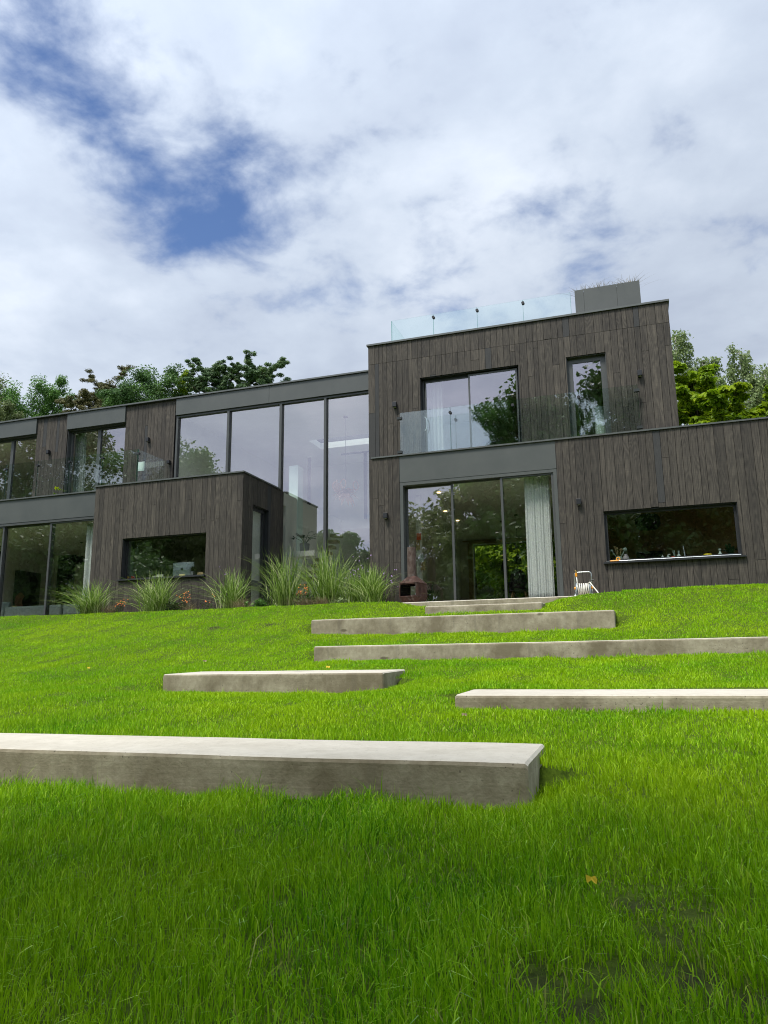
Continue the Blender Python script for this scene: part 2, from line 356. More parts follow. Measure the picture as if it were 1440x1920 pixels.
# ------------------------------------------------------------------ mesh helpers
WL = {}                                   # world position of every thing
class MB:
    def __init__(s): s.v = []; s.f = []; s.a = []; s.mi = []
    def box(s, x0, x1, y0, y1, z0, z1, rnd=0.5, mi=0):
        n = len(s.v)
        s.v += [(x0, y0, z0), (x1, y0, z0), (x1, y1, z0), (x0, y1, z0), (x0, y0, z1), (x1, y0, z1), (x1, y1, z1), (x0, y1, z1)]
        for q in ((0, 3, 2, 1), (4, 5, 6, 7), (0, 1, 5, 4), (1, 2, 6, 5), (2, 3, 7, 6), (3, 0, 4, 7)):
            s.f.append(tuple(n + i for i in q)); s.a.append(rnd); s.mi.append(mi)
        return s
    def face(s, pts, rnd=0.5, mi=0):
        n = len(s.v); s.v += [tuple(p) for p in pts]; s.f.append(tuple(range(n, n + len(pts)))); s.a.append(rnd); s.mi.append(mi); return s
    def tube(s, pts, r, n=8, rnd=0.5, cap=True, mi=0):
        pts = [Vector(p) for p in pts]; rs = r if isinstance(r, (list, tuple)) else [r] * len(pts)
        rings = []; ref = None
        for i, p in enumerate(pts):
            d = (pts[min(i + 1, len(pts) - 1)] - pts[max(i - 1, 0)])
            if d.length < 1e-9: d = Vector((0, 0, 1))
            d.normalize()
            if ref is None or abs(ref.dot(d)) > .95:
                ref = Vector((1, 0, 0)) if abs(d.x) < .8 else Vector((0, 1, 0))
            a = d.cross(ref).normalized(); b = d.cross(a).normalized(); ref = b.cross(d).normalized() if False else ref
            st = len(s.v)
            for j in range(n):
                t = 2 * PI * j / n; q = p + (a * math.cos(t) + b * math.sin(t)) * rs[i]; s.v.append(tuple(q))
            rings.append(st)
        for i in range(len(rings) - 1):
            for j in range(n):
                k2 = (j + 1) % n
                s.f.append((rings[i] + j, rings[i] + k2, rings[i + 1] + k2, rings[i + 1] + j)); s.a.append(rnd); s.mi.append(mi)
        if cap:
            s.f.append(tuple(rings[0] + j for j in range(n))[::-1]); s.a.append(rnd); s.mi.append(mi)
            s.f.append(tuple(rings[-1] + j for j in range(n))); s.a.append(rnd); s.mi.append(mi)
        return s
    def lathe(s, c, prof, n=20, rot=0.0, cap=True, mi=0, sy=1.0):
        rings = []
        for r, z in prof:
            st = len(s.v); rings.append(st)
            for j in range(n):
                t = 2 * PI * j / n + rot; s.v.append((c[0] + r * math.cos(t), c[1] + r * math.sin(t) * sy, c[2] + z))
        for i in range(len(rings) - 1):
            for j in range(n):
                k2 = (j + 1) % n
                s.f.append((rings[i] + j, rings[i] + k2, rings[i + 1] + k2, rings[i + 1] + j)); s.a.append(.5); s.mi.append(mi)
        if cap:
            s.f.append(tuple(rings[0] + j for j in range(n))[::-1]); s.a.append(.5); s.mi.append(mi)
            s.f.append(tuple(rings[-1] + j for j in range(n))); s.a.append(.5); s.mi.append(mi)
        return s
    def build(s, name, mat, parent=None, origin=None, smooth=False, bevel=0, props=None):
        o_ = WL[parent] if parent is not None else (origin if origin is not None else base_of(s.v))
        me = bpy.data.meshes.new(name)
        me.from_pydata([(x - o_[0], y - o_[1], z - o_[2]) for x, y, z in s.v], [], s.f)
        at = me.attributes.new('rnd', 'FLOAT', 'FACE'); at.data.foreach_set('value', s.a)
        for m_ in (mat if isinstance(mat, (list, tuple)) else [mat]): me.materials.append(M[m_])
        if isinstance(mat, (list, tuple)): me.polygons.foreach_set('material_index', s.mi)
        if smooth: me.polygons.foreach_set('use_smooth', [True] * len(s.f))
        return link(name, me, parent, o_, bevel)
def base_of(v):
    xs = [p[0] for p in v]; ys = [p[1] for p in v]; zs = [p[2] for p in v]
    return ((min(xs) + max(xs)) / 2, (min(ys) + max(ys)) / 2, min(zs))
def link(name, me, parent, o_, bevel=0):
    ob = bpy.data.objects.new(name, me); COL.objects.link(ob)
    if parent is not None: ob.parent = parent; WL[ob] = WL[parent]
    else: ob.location = o_; WL[ob] = tuple(o_)
    if bevel:
        b = ob.modifiers.new('bevel', 'BEVEL'); b.width = bevel; b.segments = 2; b.limit_method = 'ANGLE'
    return ob
def tag(o, label=None, cat=None, group=None, kind=None):
    if label: o['label'] = label
    if cat: o['category'] = cat
    if group: o['group'] = group
    if kind: o['kind'] = kind
    return o
def thing(name, loc, label, cat, group=None):
    o = bpy.data.objects.new(name, None); o.empty_display_size = .2; COL.objects.link(o); o.location = loc
    WL[o] = tuple(loc); return tag(o, label, cat, group)
def copy_tree(o, loc=None, parent=None):
    c = o.copy(); COL.objects.link(c)
    if parent is not None: c.parent = parent
    if loc is not None: c.location = loc; WL[c] = tuple(loc)
    for ch in o.children: copy_tree(ch, None, c)
    return c
def np_mesh(name, V, faces_per, mat, parent=None, origin=(0, 0, 0), rnd=None, smooth=False):
    """V: (n, k, 3) vertices per item, faces_per: index tuples within one item"""
    n, kk, _ = V.shape
    o_ = np.array(WL[parent] if parent is not None else origin)
    me = bpy.data.meshes.new(name)
    verts = (V - o_).reshape(-1, 3).astype(np.float32)
    me.vertices.add(len(verts)); me.vertices.foreach_set('co', verts.ravel())
    sizes = np.array([len(f) for f in faces_per]); flat = np.concatenate([np.array(f) for f in faces_per])
    loops = (np.arange(n)[:, None] * kk + flat[None, :]).ravel().astype(np.int32)
    tot = np.tile(sizes, n); starts = np.concatenate([[0], np.cumsum(tot)[:-1]]).astype(np.int32)
    me.loops.add(len(loops)); me.loops.foreach_set('vertex_index', loops)
    me.polygons.add(len(tot)); me.polygons.foreach_set('loop_start', starts)
    try: me.polygons.foreach_set('loop_total', tot.astype(np.int32))
    except Exception: pass
    me.update(calc_edges=True)
    at = me.attributes.new('rnd', 'FLOAT', 'FACE')
    r = np.random.default_rng(1).random(n) if rnd is None else rnd
    at.data.foreach_set('value', np.repeat(np.clip(r, 0, 1), len(faces_per)).astype(np.float32))
    me.materials.append(M[mat])
    if smooth: me.polygons.foreach_set('use_smooth', np.ones(len(tot), bool))
    return link(name, me, parent, tuple(o_))
def holes(mb, axis, u0, u1, z0, z1, d0, d1, ops):
    """slab between depths d0 and d1 with rectangular openings, one clean skin"""
    us = sorted(set([u0, u1] + [min(max(v, u0), u1) for o in ops for v in o[:2]]))
    zs = sorted(set([z0, z1] + [min(max(v, z0), z1) for o in ops for v in o[2:4]]))
    nu, nz = len(us) - 1, len(zs) - 1
    def solid(i, j):
        if i < 0 or j < 0 or i >= nu or j >= nz: return False
        cu, cz = (us[i] + us[i + 1]) / 2, (zs[j] + zs[j + 1]) / 2
        return not any(o[0] < cu < o[1] and o[2] < cz < o[3] for o in ops)
    P = (lambda u, d, z: (u, d, z)) if axis == 'x' else ((lambda u, d, z: (d, u, z)) if axis == 'y' else (lambda u, d, z: (u, z, d)))
    for i in range(nu):
        for j in range(nz):
            if not solid(i, j): continue
            a, b, c, e = us[i], us[i + 1], zs[j], zs[j + 1]
            mb.face([P(a, d0, c), P(b, d0, c), P(b, d0, e), P(a, d0, e)]); mb.face([P(a, d1, c), P(a, d1, e), P(b, d1, e), P(b, d1, c)])
            if not solid(i - 1, j): mb.face([P(a, d0, c), P(a, d0, e), P(a, d1, e), P(a, d1, c)])
            if not solid(i + 1, j): mb.face([P(b, d0, c), P(b, d1, c), P(b, d1, e), P(b, d0, e)])
            if not solid(i, j - 1): mb.face([P(a, d0, c), P(a, d1, c), P(b, d1, c), P(b, d0, c)])
            if not solid(i, j + 1): mb.face([P(a, d0, e), P(b, d0, e), P(b, d1, e), P(a, d1, e)])
    return mb
def boards(mb, axis, u0, u1, z0, z1, d0, d1, ops=(), seed=1, hj=(), pj=.35):
    """vertical cladding boards of mixed widths, d0 outer face, d1 inner face"""
    rg = random.Random(seed); u = u0; G = .0035
    while u < u1 - .01:
        w = rg.choice((.10, .115, .14, .14, .165, .19)); e = min(u + w, u1)
        if u1 - e < .05: e = u1
        cuts = sorted(set([u, e] + [v for o in ops for v in o[:2] if u < v < e]))
        js = [h for h in hj if z0 < h < z1]
        if rg.random() < pj: js.append(rg.uniform(z0 + .15 * (z1 - z0), z1 - .15 * (z1 - z0)))
        lev = sorted(set([z0, z1] + js)); tones = [rg.random() for _ in lev]
        for a, b in zip(cuts[:-1], cuts[1:]):
            if b - a < .012: continue
            for li, (c, t) in enumerate(zip(lev[:-1], lev[1:])):
                iv = [(c, t)]
                for o in ops:
                    if o[0] < (a + b) / 2 < o[1]:
                        nx = []
                        for lo, hi in iv:
                            if o[3] <= lo or o[2] >= hi: nx.append((lo, hi)); continue
                            if o[2] > lo: nx.append((lo, o[2]))
                            if o[3] < hi: nx.append((o[3], hi))
                        iv = nx
                for lo, hi in iv:
                    if hi - lo < .02: continue
                    dj = rg.uniform(-.0015, .0015)
                    A, B = (a + G if a == u else a), (b - G if b == e else b)
                    zl, zh = lo + .003, hi - .003
                    if axis == 'x': mb.box(A, B, min(d0 + dj, d1), max(d0 + dj, d1), zl, zh, tones[li])
                    else: mb.box(min(d0 + dj, d1), max(d0 + dj, d1), A, B, zl, zh, tones[li])
        u = e
    return mb

# ================================================================== GROUND
FLOOR = 1.30
YL, YT, YW = 15.84, 16.0, 18.0             # faces: ground floor block, tower, wing
PROF = [(-400, -9.0), (-60, -4.0), (-20, -1.6), (0, -.75), (1.5, -.665), (3.38, -.49), (4.5, -.40), (5.68, -.27), (7.6, -.145), (10, .215), (12.4, .70), (13.8, 1.055), (14.8, 1.33), (15.8, 1.395), (20, 1.5), (27, 1.9), (36, 4.0), (52, 10.0), (62, 12.0), (160, 14.0), (600, 4.0)]
PY = np.array([p[0] for p in PROF]); PZ = np.array([p[1] for p in PROF])
SL = np.gradient(PZ, PY)
def prof(Y):
    Y = np.clip(Y, PY[0], PY[-1]); i = np.clip(np.searchsorted(PY, Y) - 1, 0, len(PY) - 2)
    h = PY[i + 1] - PY[i]; t = (Y - PY[i]) / h
    m0, m1 = SL[i] * h, SL[i + 1] * h
    d = PZ[i + 1] - PZ[i]; lim = 3 * np.abs(d)
    m0 = np.clip(m0, -lim, lim); m1 = np.clip(m1, -lim, lim)
    return (2*t**3 - 3*t**2 + 1)*PZ[i] + (t**3 - 2*t**2 + t)*m0 + (-2*t**3 + 3*t**2)*PZ[i+1] + (t**3 - t**2)*m1
# x0, x1, front Y, depth, front-top z, front-bottom z of the ground
BEAMS = [(-6.4, -.509, 3.38, .62, -.400, -.590), (-1.34, 5.2, 5.68, .66, -.202, -.335), (-5.21, -2.575, 7.60, .80, -.043, -.262),
         (-4.39, 6.0, 10.0, .60, .308, .105), (-5.50, -.38, 12.4, .60, .845, .560), (-3.795, -1.657, 13.8, .55, 1.122, .990)]
def sstep(x, a, b):
    t = np.clip((x - a) / (b - a), 0, 1); return t * t * (3 - 2 * t)
_rg = np.random.default_rng(7)
_wv = [( _rg.uniform(.3, 2.2), _rg.uniform(0, 6.28), _rg.uniform(0, 6.28)) for _ in range(14)]
def bumps(X, Y):
    s = 0
    for f, a, ph in _wv: s = s + np.sin((X * math.cos(a) + Y * math.sin(a)) * f * 2 + ph) / (1 + f * 1.4)
    return s * .008
def ground(X, Y):
    X = np.asarray(X, float); Y = np.asarray(Y, float)
    z = prof(Y) + bumps(X, Y) * sstep(16.5 - Y, 0, 2)
    for x0, x1, yf, w, zt, zb in BEAMS:
        win = sstep(X, x0 - .35, x0 + .10) * (1 - sstep(X, x1 - .10, x1 + .35))
        mid = float(prof(np.array([yf]))[0])
        front = (zb - mid) * np.exp(-np.maximum(yf - Y, 0) / .8)
        back = (zt + .03 * w - .012 - float(prof(np.array([yf + w]))[0])) * np.exp(-np.maximum(Y - yf - w, 0) / .8)
        under = sstep(X, x0 - .01, x0 + .02) * (1 - sstep(X, x1 - .02, x1 + .01)) * ((Y > yf + .02) & (Y < yf + w - .02))
        z = z + win * np.where(Y < yf + w * .5, front, back) - .10 * under
    dip = sstep(X, -4.75, -4.1) * (1 - sstep(X, -1.7, -.55)) * np.exp(-((Y - 14.75) / .55) ** 2)
    z = z - .105 * dip
    z = z + .05 * sstep(X, -.8, 1.2) * np.exp(-((Y - 15.9) / .8) ** 2)
    house = (X > -23) & (X < 9.2) & (Y > 15.86) & (Y < 27)
    z = np.where(house, np.minimum(z, .95), z)
    bed = (X > -23) & (X < -5.0) & (Y > 14.92) & (Y <= 18.3)
    z = np.where(bed, np.minimum(z, 1.12), z)
    ter = (X > -5.45) & (X < -.55) & (Y > 14.86) & (Y < 18)
    z = np.where(ter, np.minimum(z, 1.10), z)
    return z
xs = np.unique(np.round(np.concatenate([np.linspace(-900, -60, 12), np.linspace(-60, -20, 14), np.arange(-20, -7, .4), np.arange(-7, 4.5, .11), np.arange(4.5, 20, .6), np.linspace(20, 60, 12), np.linspace(60, 900, 12)]), 3))
ys = np.unique(np.round(np.concatenate([np.linspace(-900, -60, 12), np.linspace(-60, -6, 16), np.arange(-6, .6, .35), np.arange(.6, 18.6, .09), np.arange(18.6, 40, .8), np.linspace(40, 120, 14), np.linspace(120, 900, 12)]), 3))
GX, GY = np.meshgrid(xs, ys); GZ = ground(GX, GY)
BARE = [W(1310, 1715, 1)]                  # worn spots in the lawn, given by where they lie on it
def on_ground(x, y):
    d = ray(x, y); lo, hi = .5, 60.0; prev = lo
    for t in np.arange(.8, 40, .02):
        if float(ground(d.x / d.y * t, t)) >= d.z / d.y * t: return (d.x / d.y * t, t)
    return (d.x / d.y * 15, 15)
BARE = [(on_ground(a, b), r) for a, b, r in ((1310, 1725, .075), (1175, 1700, .05), (1245, 1775, .07), (1300, 1850, .09), (1130, 1840, .07), (1010, 1850, .08), (500, 1785, .065), (530, 1705, .04), (455, 1565, .04), (1100, 1905, .08), (400, 1178, .22), (1400, 1890, .06), (980, 1770, .04), (520, 1830, .04), (505, 1172, .2))]
BARE = [(p_, r_ * (.78 if r_ < .15 else .5)) for p_, r_ in BARE]
def bare(X, Y):
    b = np.zeros(np.shape(X))
    for (bx, by), r in BARE:
        b = np.maximum(b, np.exp(-(((X - bx) / r) ** 2 + ((Y - by) / (r * 1.15)) ** 2) ** 1.0))
    return b
nv = GX.size; nx, ny = len(xs), len(ys)
me = bpy.data.meshes.new('lawn')
me.vertices.add(nv); me.vertices.foreach_set('co', np.stack([GX, GY, GZ], -1).astype(np.float32).ravel())
ii = (np.arange(ny - 1)[:, None] * nx + np.arange(nx - 1)[None, :]).ravel()
quads = np.stack([ii, ii + 1, ii + nx + 1, ii + nx], 1).astype(np.int32)
me.loops.add(quads.size); me.loops.foreach_set('vertex_index', quads.ravel())
me.polygons.add(len(quads)); me.polygons.foreach_set('loop_start', np.arange(0, quads.size, 4, dtype=np.int32))
try: me.polygons.foreach_set('loop_total', np.full(len(quads), 4, np.int32))
except Exception: pass
me.update(calc_edges=True)
at = me.attributes.new('bare', 'FLOAT', 'POINT'); at.data.foreach_set('value', bare(GX, GY).astype(np.float32).ravel())
me.materials.append(M['lawn_soil']); me.polygons.foreach_set('use_smooth', np.ones(len(quads), bool))
tag(link('ground', me, None, (0, 0, 0)), kind='structure')

# flower bed soil along the house
bxs = np.concatenate([np.linspace(-22, -13.3, 30), np.arange(-13.2, -5.3, .12)]); bys = np.arange(14.78, 18.0, .12)
BX, BY = np.meshgrid(bxs, bys); BZ = 1.325 + bumps(BX * 3, BY * 3) * 1.6 - .10 * np.exp(-((BY - 14.75) / .15) ** 2)
mb = MB(); mb.v = [tuple(p) for p in np.stack([BX, BY, BZ], -1).reshape(-1, 3)]
for j in range(len(bys) - 1):
    for i in range(len(bxs) - 1):
        cx, cy = (bxs[i] + bxs[i + 1]) / 2, (bys[j] + bys[j + 1]) / 2
        if (cx < -8.86 and cy > YL - .02): continue
        q = j * len(bxs) + i; mb.f.append((q, q + 1, q + len(bxs) + 1, q + len(bxs))); mb.a.append(.5); mb.mi.append(0)
tag(mb.build('flower_bed', 'soil', smooth=True), kind='structure')

# ================================================================== CONCRETE STEPS
def beam(x0, x1, yf, w, zt, zb, label, seed, bevel=.02):
    rg = np.random.default_rng(seed); n = max(8, int((x1 - x0) / .12)); X = np.linspace(x0, x1, n)
    wob = np.cumsum(rg.normal(0, .0009, n)); wob -= np.linspace(wob[0], wob[-1], n)
    wz = np.cumsum(rg.normal(0, .0005, n)); wz -= np.linspace(wz[0], wz[-1], n)
    tilt = .03 * w; r = bevel
    mb = MB()
    def section(x, dy, dz):
        y = yf + dy; z = zt + dz
        return [(x, y + .012, zb - .3), (x, y + .004, zb), (x, y, z - .05), (x, y, z - r * 1.1), (x, y + r * .28, z - r * .32), (x, y + r * 1.1, z), (x, y + w * .5, z + tilt * .5), (x, yf + w - .01, z + tilt), (x, yf + w, z + tilt - .01), (x, yf + w, zb - .3)]
    k = 10
    secs = [section(x, a, b) for x, a, b in zip(X, wob, wz)]
    inset = lambda s, x: [(x, yf + w / 2 + (p[1] - yf - w / 2) * (1 - .02), p[2] - (.012 if p[2] > zb else 0)) for p in s]
    secs = [inset(secs[0], x0 - .012)] + secs + [inset(secs[-1], x1 + .012)]
    for s in secs: mb.v += s
    for i in range(len(secs) - 1):
        for j in range(k - 1):
            a = i * k + j; mb.f.append((a, a + k, a + k + 1, a + 1)); mb.a.append(.5); mb.mi.append(0)
    mb.f.append(tuple(range(k))); mb.a.append(.5); mb.mi.append(0)
    b0 = (len(secs) - 1) * k; mb.f.append(tuple(b0 + j for j in range(k))[::-1]); mb.a.append(.5); mb.mi.append(0)
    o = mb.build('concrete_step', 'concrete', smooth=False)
    bpy.context.view_layer.update()
    import bmesh
    bm = bmesh.new(); bm.from_mesh(o.data); bmesh.ops.recalc_face_normals(bm, faces=bm.faces); bm.to_mesh(o.data); bm.free()
    return tag(o, label, 'garden step', 'concrete steps set into the lawn')
BL = ['nearest concrete step, the broadest, with a pale flat top and brown stained front',
      'second nearest concrete step, its pale top in view, running out of the right side',
      'short concrete step alone on the left of the lawn with a tapered right end',
      'long concrete step with dark knots in its front, just below the deep faced one',
      'deep faced pale concrete step in the middle of the slope, both ends in view',
      'shortest and thinnest concrete step right below the terrace edge']
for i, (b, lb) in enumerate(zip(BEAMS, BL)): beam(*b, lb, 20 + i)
# terrace slab at the doors
mb = MB()
for i in range(24):
    a, b = -5.6 + i * 5.3 / 24, -5.6 + (i + 1) * 5.3 / 24
    mb.face([(a, 14.8, 1.0), (b, 14.8, 1.0), (b, 14.8, 1.286), (a, 14.8, 1.286)])
    mb.face([(a, 14.8, 1.286), (b, 14.8, 1.286), (b, 14.815, 1.30), (a, 14.815, 1.30)])
    mb.face([(a, 14.815, 1.30), (b, 14.815, 1.30), (b, 15.93, 1.30), (a, 15.93, 1.30)])
mb.face([(-.3, 14.8, 1.0), (-.3, 15.93, 1.0), (-.3, 15.93, 1.30), (-.3, 14.815, 1.30)])
mb.face([(-5.6, 14.8, 1.0), (-5.6, 14.815, 1.30), (-5.6, 15.93, 1.30), (-5.6, 15.93, 1.0)])
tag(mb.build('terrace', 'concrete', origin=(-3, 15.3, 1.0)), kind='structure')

# ================================================================== HOUSE
house = thing('house', (-5.0, 16.0, FLOOR), 'modern flat roofed house clad in dark timber boards at the top of the lawn', 'house')
def part(mb, name, mat, parent=None, **kw): return mb.build(name, mat, parent or house, **kw)
def X_(x, y, Y): return W(x, y, Y).x
def Z_(x, y, Y): return W(x, y, Y).z

# --- openings, measured on their own wall planes
dX0, dX1 = X_(749, 904.8, YL), X_(1043.4, 877.8, YL); dZ1 = Z_(900, 891, YL)
ZB = Z_(697.9, 858.2, YL) - .035                      # top of ground floor cladding, under the coping
kX0, kX1 = X_(1131.1, 958.9, YL), X_(1381.8, 941.1, YL); kZ1 = Z_(1131.1, 958.9, YL); kZ0 = Z_(1137, 1057.8, YL) + .035
LX0, LX1 = X_(697.9, 858.2, YL), 8.6
bX0, bX1 = X_(180, 911.3, YL), X_(456.7, 884, YL)     # study box
sX0, sX1 = X_(230, 1009.3, YL), X_(386.7, 998.3, YL); sZ1 = Z_(386.7, 998.3, YL); sZ0 = Z_(386, 1078, YL)
TX0, TX1 = X_(690, 647, YT), X_(1251.1, 558.5, YT); TZ1 = Z_(690, 647, YT)
wX0, wX1 = X_(787.1, 708.8, YT), X_(971.8, 683.1, YT); wZ1 = Z_(787.1, 708.8, YT)
nX0, nX1 = X_(1060.8, 670.1, YT), X_(1135.2, 659.8, YT); nZ1 = Z_(1060.8, 670.1, YT)
ZF = ZB + .035                                        # first floor threshold level

# --- ground floor block (dining room and kitchen)
ops = [(dX0, dX1, .9, ZB + .1), (kX0, kX1, kZ0, kZ1)]
part(boards(MB(), 'x', LX0, dX0, .95, ZB, YL, YL + .022, (), 11, pj=.9), 'ground_floor_wall', 'timber')
part(boards(MB(), 'x', dX1, LX1, .95, ZB, YL, YL + .022, ops[1:], 12, pj=.4), 'ground_floor_wall', 'timber')
part(holes(MB(), 'x', LX0 + .01, dX0, .9, ZB, YL + .022, YL + .2, ()), 'wall_backing', 'membrane')
part(holes(MB(), 'x', dX1, LX1, .9, ZB, YL + .022, YL + .2, ops[1:]), 'wall_backing', 'membrane')
mb = MB().box(LX0 - .02, LX1, YL - .03, YT + .0, ZB + .003, ZB + .035); part(mb, 'coping', 'coping_metal')
mb = MB().box(LX0, LX0 + .02, YL + .025, YT + .02, 1.0, ZB); part(mb, 'wall_return', 'timber')
mb = MB().box(dX0 + .004, dX1 - .004, YL + .006, YL + .19, dZ1, ZB); part(mb, 'door_fascia', 'fascia_metal')

# --- tower
tops = [(wX0, wX1, ZF - .2, wZ1), (nX0, nX1, ZF - .2, nZ1)]
joint = Z_(690.3, 684.6, YT)
mb = boards(MB(), 'x', TX0, TX1, ZF + .005, TZ1 - .045, YT, YT + .022, tops, 5, hj=(joint,), pj=.45)
boards(mb, 'x', TX0, LX0 - .005, 1.0, ZF, YT, YT + .022, (), 9, pj=0)
part(mb, 'tower_wall', 'timber')
mb = holes(MB(), 'x', TX0 + .01, TX1 - .01, ZF, TZ1 - .05, YT + .022, YT + .2, tops)
mb.box(TX0 + .01, LX0 + .1, YT + .022, YT + .2, .9, ZF - .001)
part(mb, 'wall_backing', 'membrane')
mb = boards(MB(), 'y', YT + .03, 25.0, ZF - .2, TZ1 - .045, TX1, TX1 - .022, (), 31, hj=(joint,))
boards(mb, 'y', YT + .03, 25.0, 1.0, TZ1 - .045, TX0, TX0 + .022, (), 32, hj=(joint,))
mb.box(TX0 + .03, TX1 - .03, 24.8, 25.0, ZF, TZ1 - .05)
part(mb, 'tower_side_wall', 'timber')
mb = holes(MB(), 'z', TX0 - .03, TX1 + .03, YT - .035, 25.03, TZ1 - .042, TZ1, [(TX0 + .25, TX1 - .25, YT + .25, 24.75)])
part(mb, 'coping', 'coping_metal')
part(MB().box(TX0 + .03, TX1 - .03, YT + .21, 24.79, TZ1 - .30, TZ1 - .12), 'roof', 'roof_felt')

# --- study box
rY0, rY1 = W(474.7, 945.8, 1), W(504.2, 957.5, 1)
rY0 = bX1 / rY0.x; rY1 = bX1 / rY1.x; rZ1 = Z_(474.7, 945.8, rY0)
ops = [(sX0, sX1, sZ0, sZ1)]
part(boards(MB(), 'x', bX0, bX1, 1.0, ZB, YL, YL + .022, ops, 44, pj=.5), 'study_wall', 'timber')
part(holes(MB(), 'x', bX0 + .01, bX1 - .03, .9, ZB, YL + .022, YL + .2, ops), 'wall_backing', 'membrane')
ops = [(rY0, rY1, .9, rZ1)]
part(boards(MB(), 'y', YL + .026, YW + .05, 1.0, ZB, bX1, bX1 - .022, ops, 46, pj=.3), 'study_side_wall', 'timber')
part(holes(MB(), 'y', YL + .21, YW + .05, .9, ZB, bX1 - .2, bX1 - .023, ops), 'wall_backing', 'membrane')
mb = holes(MB(), 'z', bX0 - .02, bX1 + .025, YL - .03, YW - .05, ZB + .002, ZB + .038, [(bX0 + .2, bX1 - .2, YL + .2, YW - .3)])
part(mb, 'coping', 'coping_metal')
part(MB().box(bX0 + .02, bX1 - .03, YL + .21, YW, ZB - .25, ZB - .08), 'roof', 'roof_felt')

# --- wing
wz1 = Z_(689, 694.5, YW - .05)                        # top of its parapet
def wx(x, y): return X_(x, y, YW)
p1a, p1b = wx(72.2, 780), wx(129.2, 774); p2a, p2b = wx(238, 758), wx(330, 745)
gX0, gX1 = X_(331.5, 775, YW), TX0 + .02
gZ1 = Z_(690, 730.7, YW - .05)
WX0 = -24.0
fz2 = Z_(129.2, 804.6, YW - .05)                      # underside of the bedroom fascias
for a, b, sd in ((p1a, p1b, 61), (p2a, p2b, 63)):
    part(boards(MB(), 'x', a, b, ZF - .3, wz1 - .05, YW, YW + .022, (), sd, pj=.5), 'wing_pier', 'timber')
    part(MB().box(a + .005, b - .005, YW + .022, YW + .3, ZF - .3, wz1 - .05), 'wall_backing', 'membrane')
for a, b, z0 in ((WX0, p1a - .004, fz2), (p1b + .004, p2a - .004, fz2), (gX0, gX1, gZ1)):
    mb = MB()
    if a == gX0:
        xj = X_(506, 740, YW); mb.box(a, xj - .004, YW - .05, YW + .25, z0, wz1 - .045); mb.box(xj + .004, b, YW - .05, YW + .25, z0, wz1 - .045)
    else: mb.box(a, b, YW - .05, YW + .25, z0, wz1 - .045)
    part(mb, 'fascia', 'fascia_metal')
skY = 7.33 / (W(640, 819, 1).z); skY2 = 7.33 / (W(650, 836.5, 1).z)
skX0, skX1 = X_(578, 826, skY), TX0 - .4
part(MB().box(WX0, TX0 - .004, YW - .09, YW + .3, wz1 - .042, wz1), 'coping', 'coping_metal')
mb = holes(MB(), 'z', WX0, TX0 - .004, YW + .26, 25.5, wz1 - .25, wz1 - .10, [(skX0, skX1, skY, skY2)])
part(mb, 'roof', 'roof_felt')
mb = MB().box(WX0, TX0, 25.3, 25.5, .9, wz1 - .26); mb.box(WX0, WX0 + .2, 20.2, 25.29, .9, wz1 - .26); mb.box(WX0, WX0 + .2, YW + .3, 20.19, ZF, wz1 - .26)  # left side stays open low down so light reaches the living room opening
part(mb, 'rear_wall', 'timber')

# --- balcony over the living room
YB = 16.40
bz = Z_(0, 937.9, YB); bzf = Z_(0, 983, YB + .02)
part(MB().box(WX0, bX0 - .003, YB - .04, YB + .5, bz - .035, bz), 'balcony_coping', 'coping_metal')
part(MB().box(WX0, bX0 - .003, YB, YB + .2, bzf, bz - .038), 'balcony_fascia', 'fascia_metal')
mb = MB().box(WX0, bX0 - .003, YB + .21, YW - .002, bz - .45, bz - .04); mb.box(bX0, -11.2, YW - .3, YW - .002, ZB - .2, ZB)
part(mb, 'balcony_floor', 'roof_felt')

# --- glazing
def ring(mb, x0, x1, z0, z1, y0, y1, f, fb=None, ft=None):
    fb = f if fb is None else fb; ft = f if ft is None else ft
    mb.box(x0, x0 + f, y0, y1, z0, z1); mb.box(x1 - f, x1, y0, y1, z0, z1)
    mb.box(x0 + f, x1 - f, y0, y1, z1 - ft, z1); mb.box(x0 + f, x1 - f, y0, y1, z0, z0 + fb)
def lining(mb, x0, x1, z0, z1, y0, y1, t=.014):
    mb.box(x0 + .002, x0 + t, y0, y1, z0, z1); mb.box(x1 - t, x1 - .002, y0, y1, z0, z1)
    mb.box(x0 + t, x1 - t, y0, y1, z1 - t, z1 - .002); mb.box(x0 + t, x1 - t, y0, y1, z0 + .002, z0 + t)
def pane(parent, x0, x1, z0, z1, y, mat='window_glass', t=.024):
    mb = MB().box(x0, x1, y, y + t, z0, z1); mb.mi = [1, 1, 0, 1, 1, 1]     # coated outer face
    return mb.build('pane', [mat, 'inner_glass'], parent)

# kitchen window
mb = MB(); lining(mb, kX0, kX1, kZ0, kZ1, YL + .03, YL + .12); ring(mb, kX0 + .014, kX1 - .014, kZ0 + .014, kZ1 - .014, YL + .10, YL + .17, .045)
w_ = part(mb, 'kitchen_window', 'dark_frame'); pane(w_, kX0 + .055, kX1 - .055, kZ0 + .055, kZ1 - .055, YL + .125)
MB().box(kX0 - .06, kX1 + .06, YL - .07, YL + .10, kZ0 - .032, kZ0 - .002).build('sill', 'dark_frame', w_)
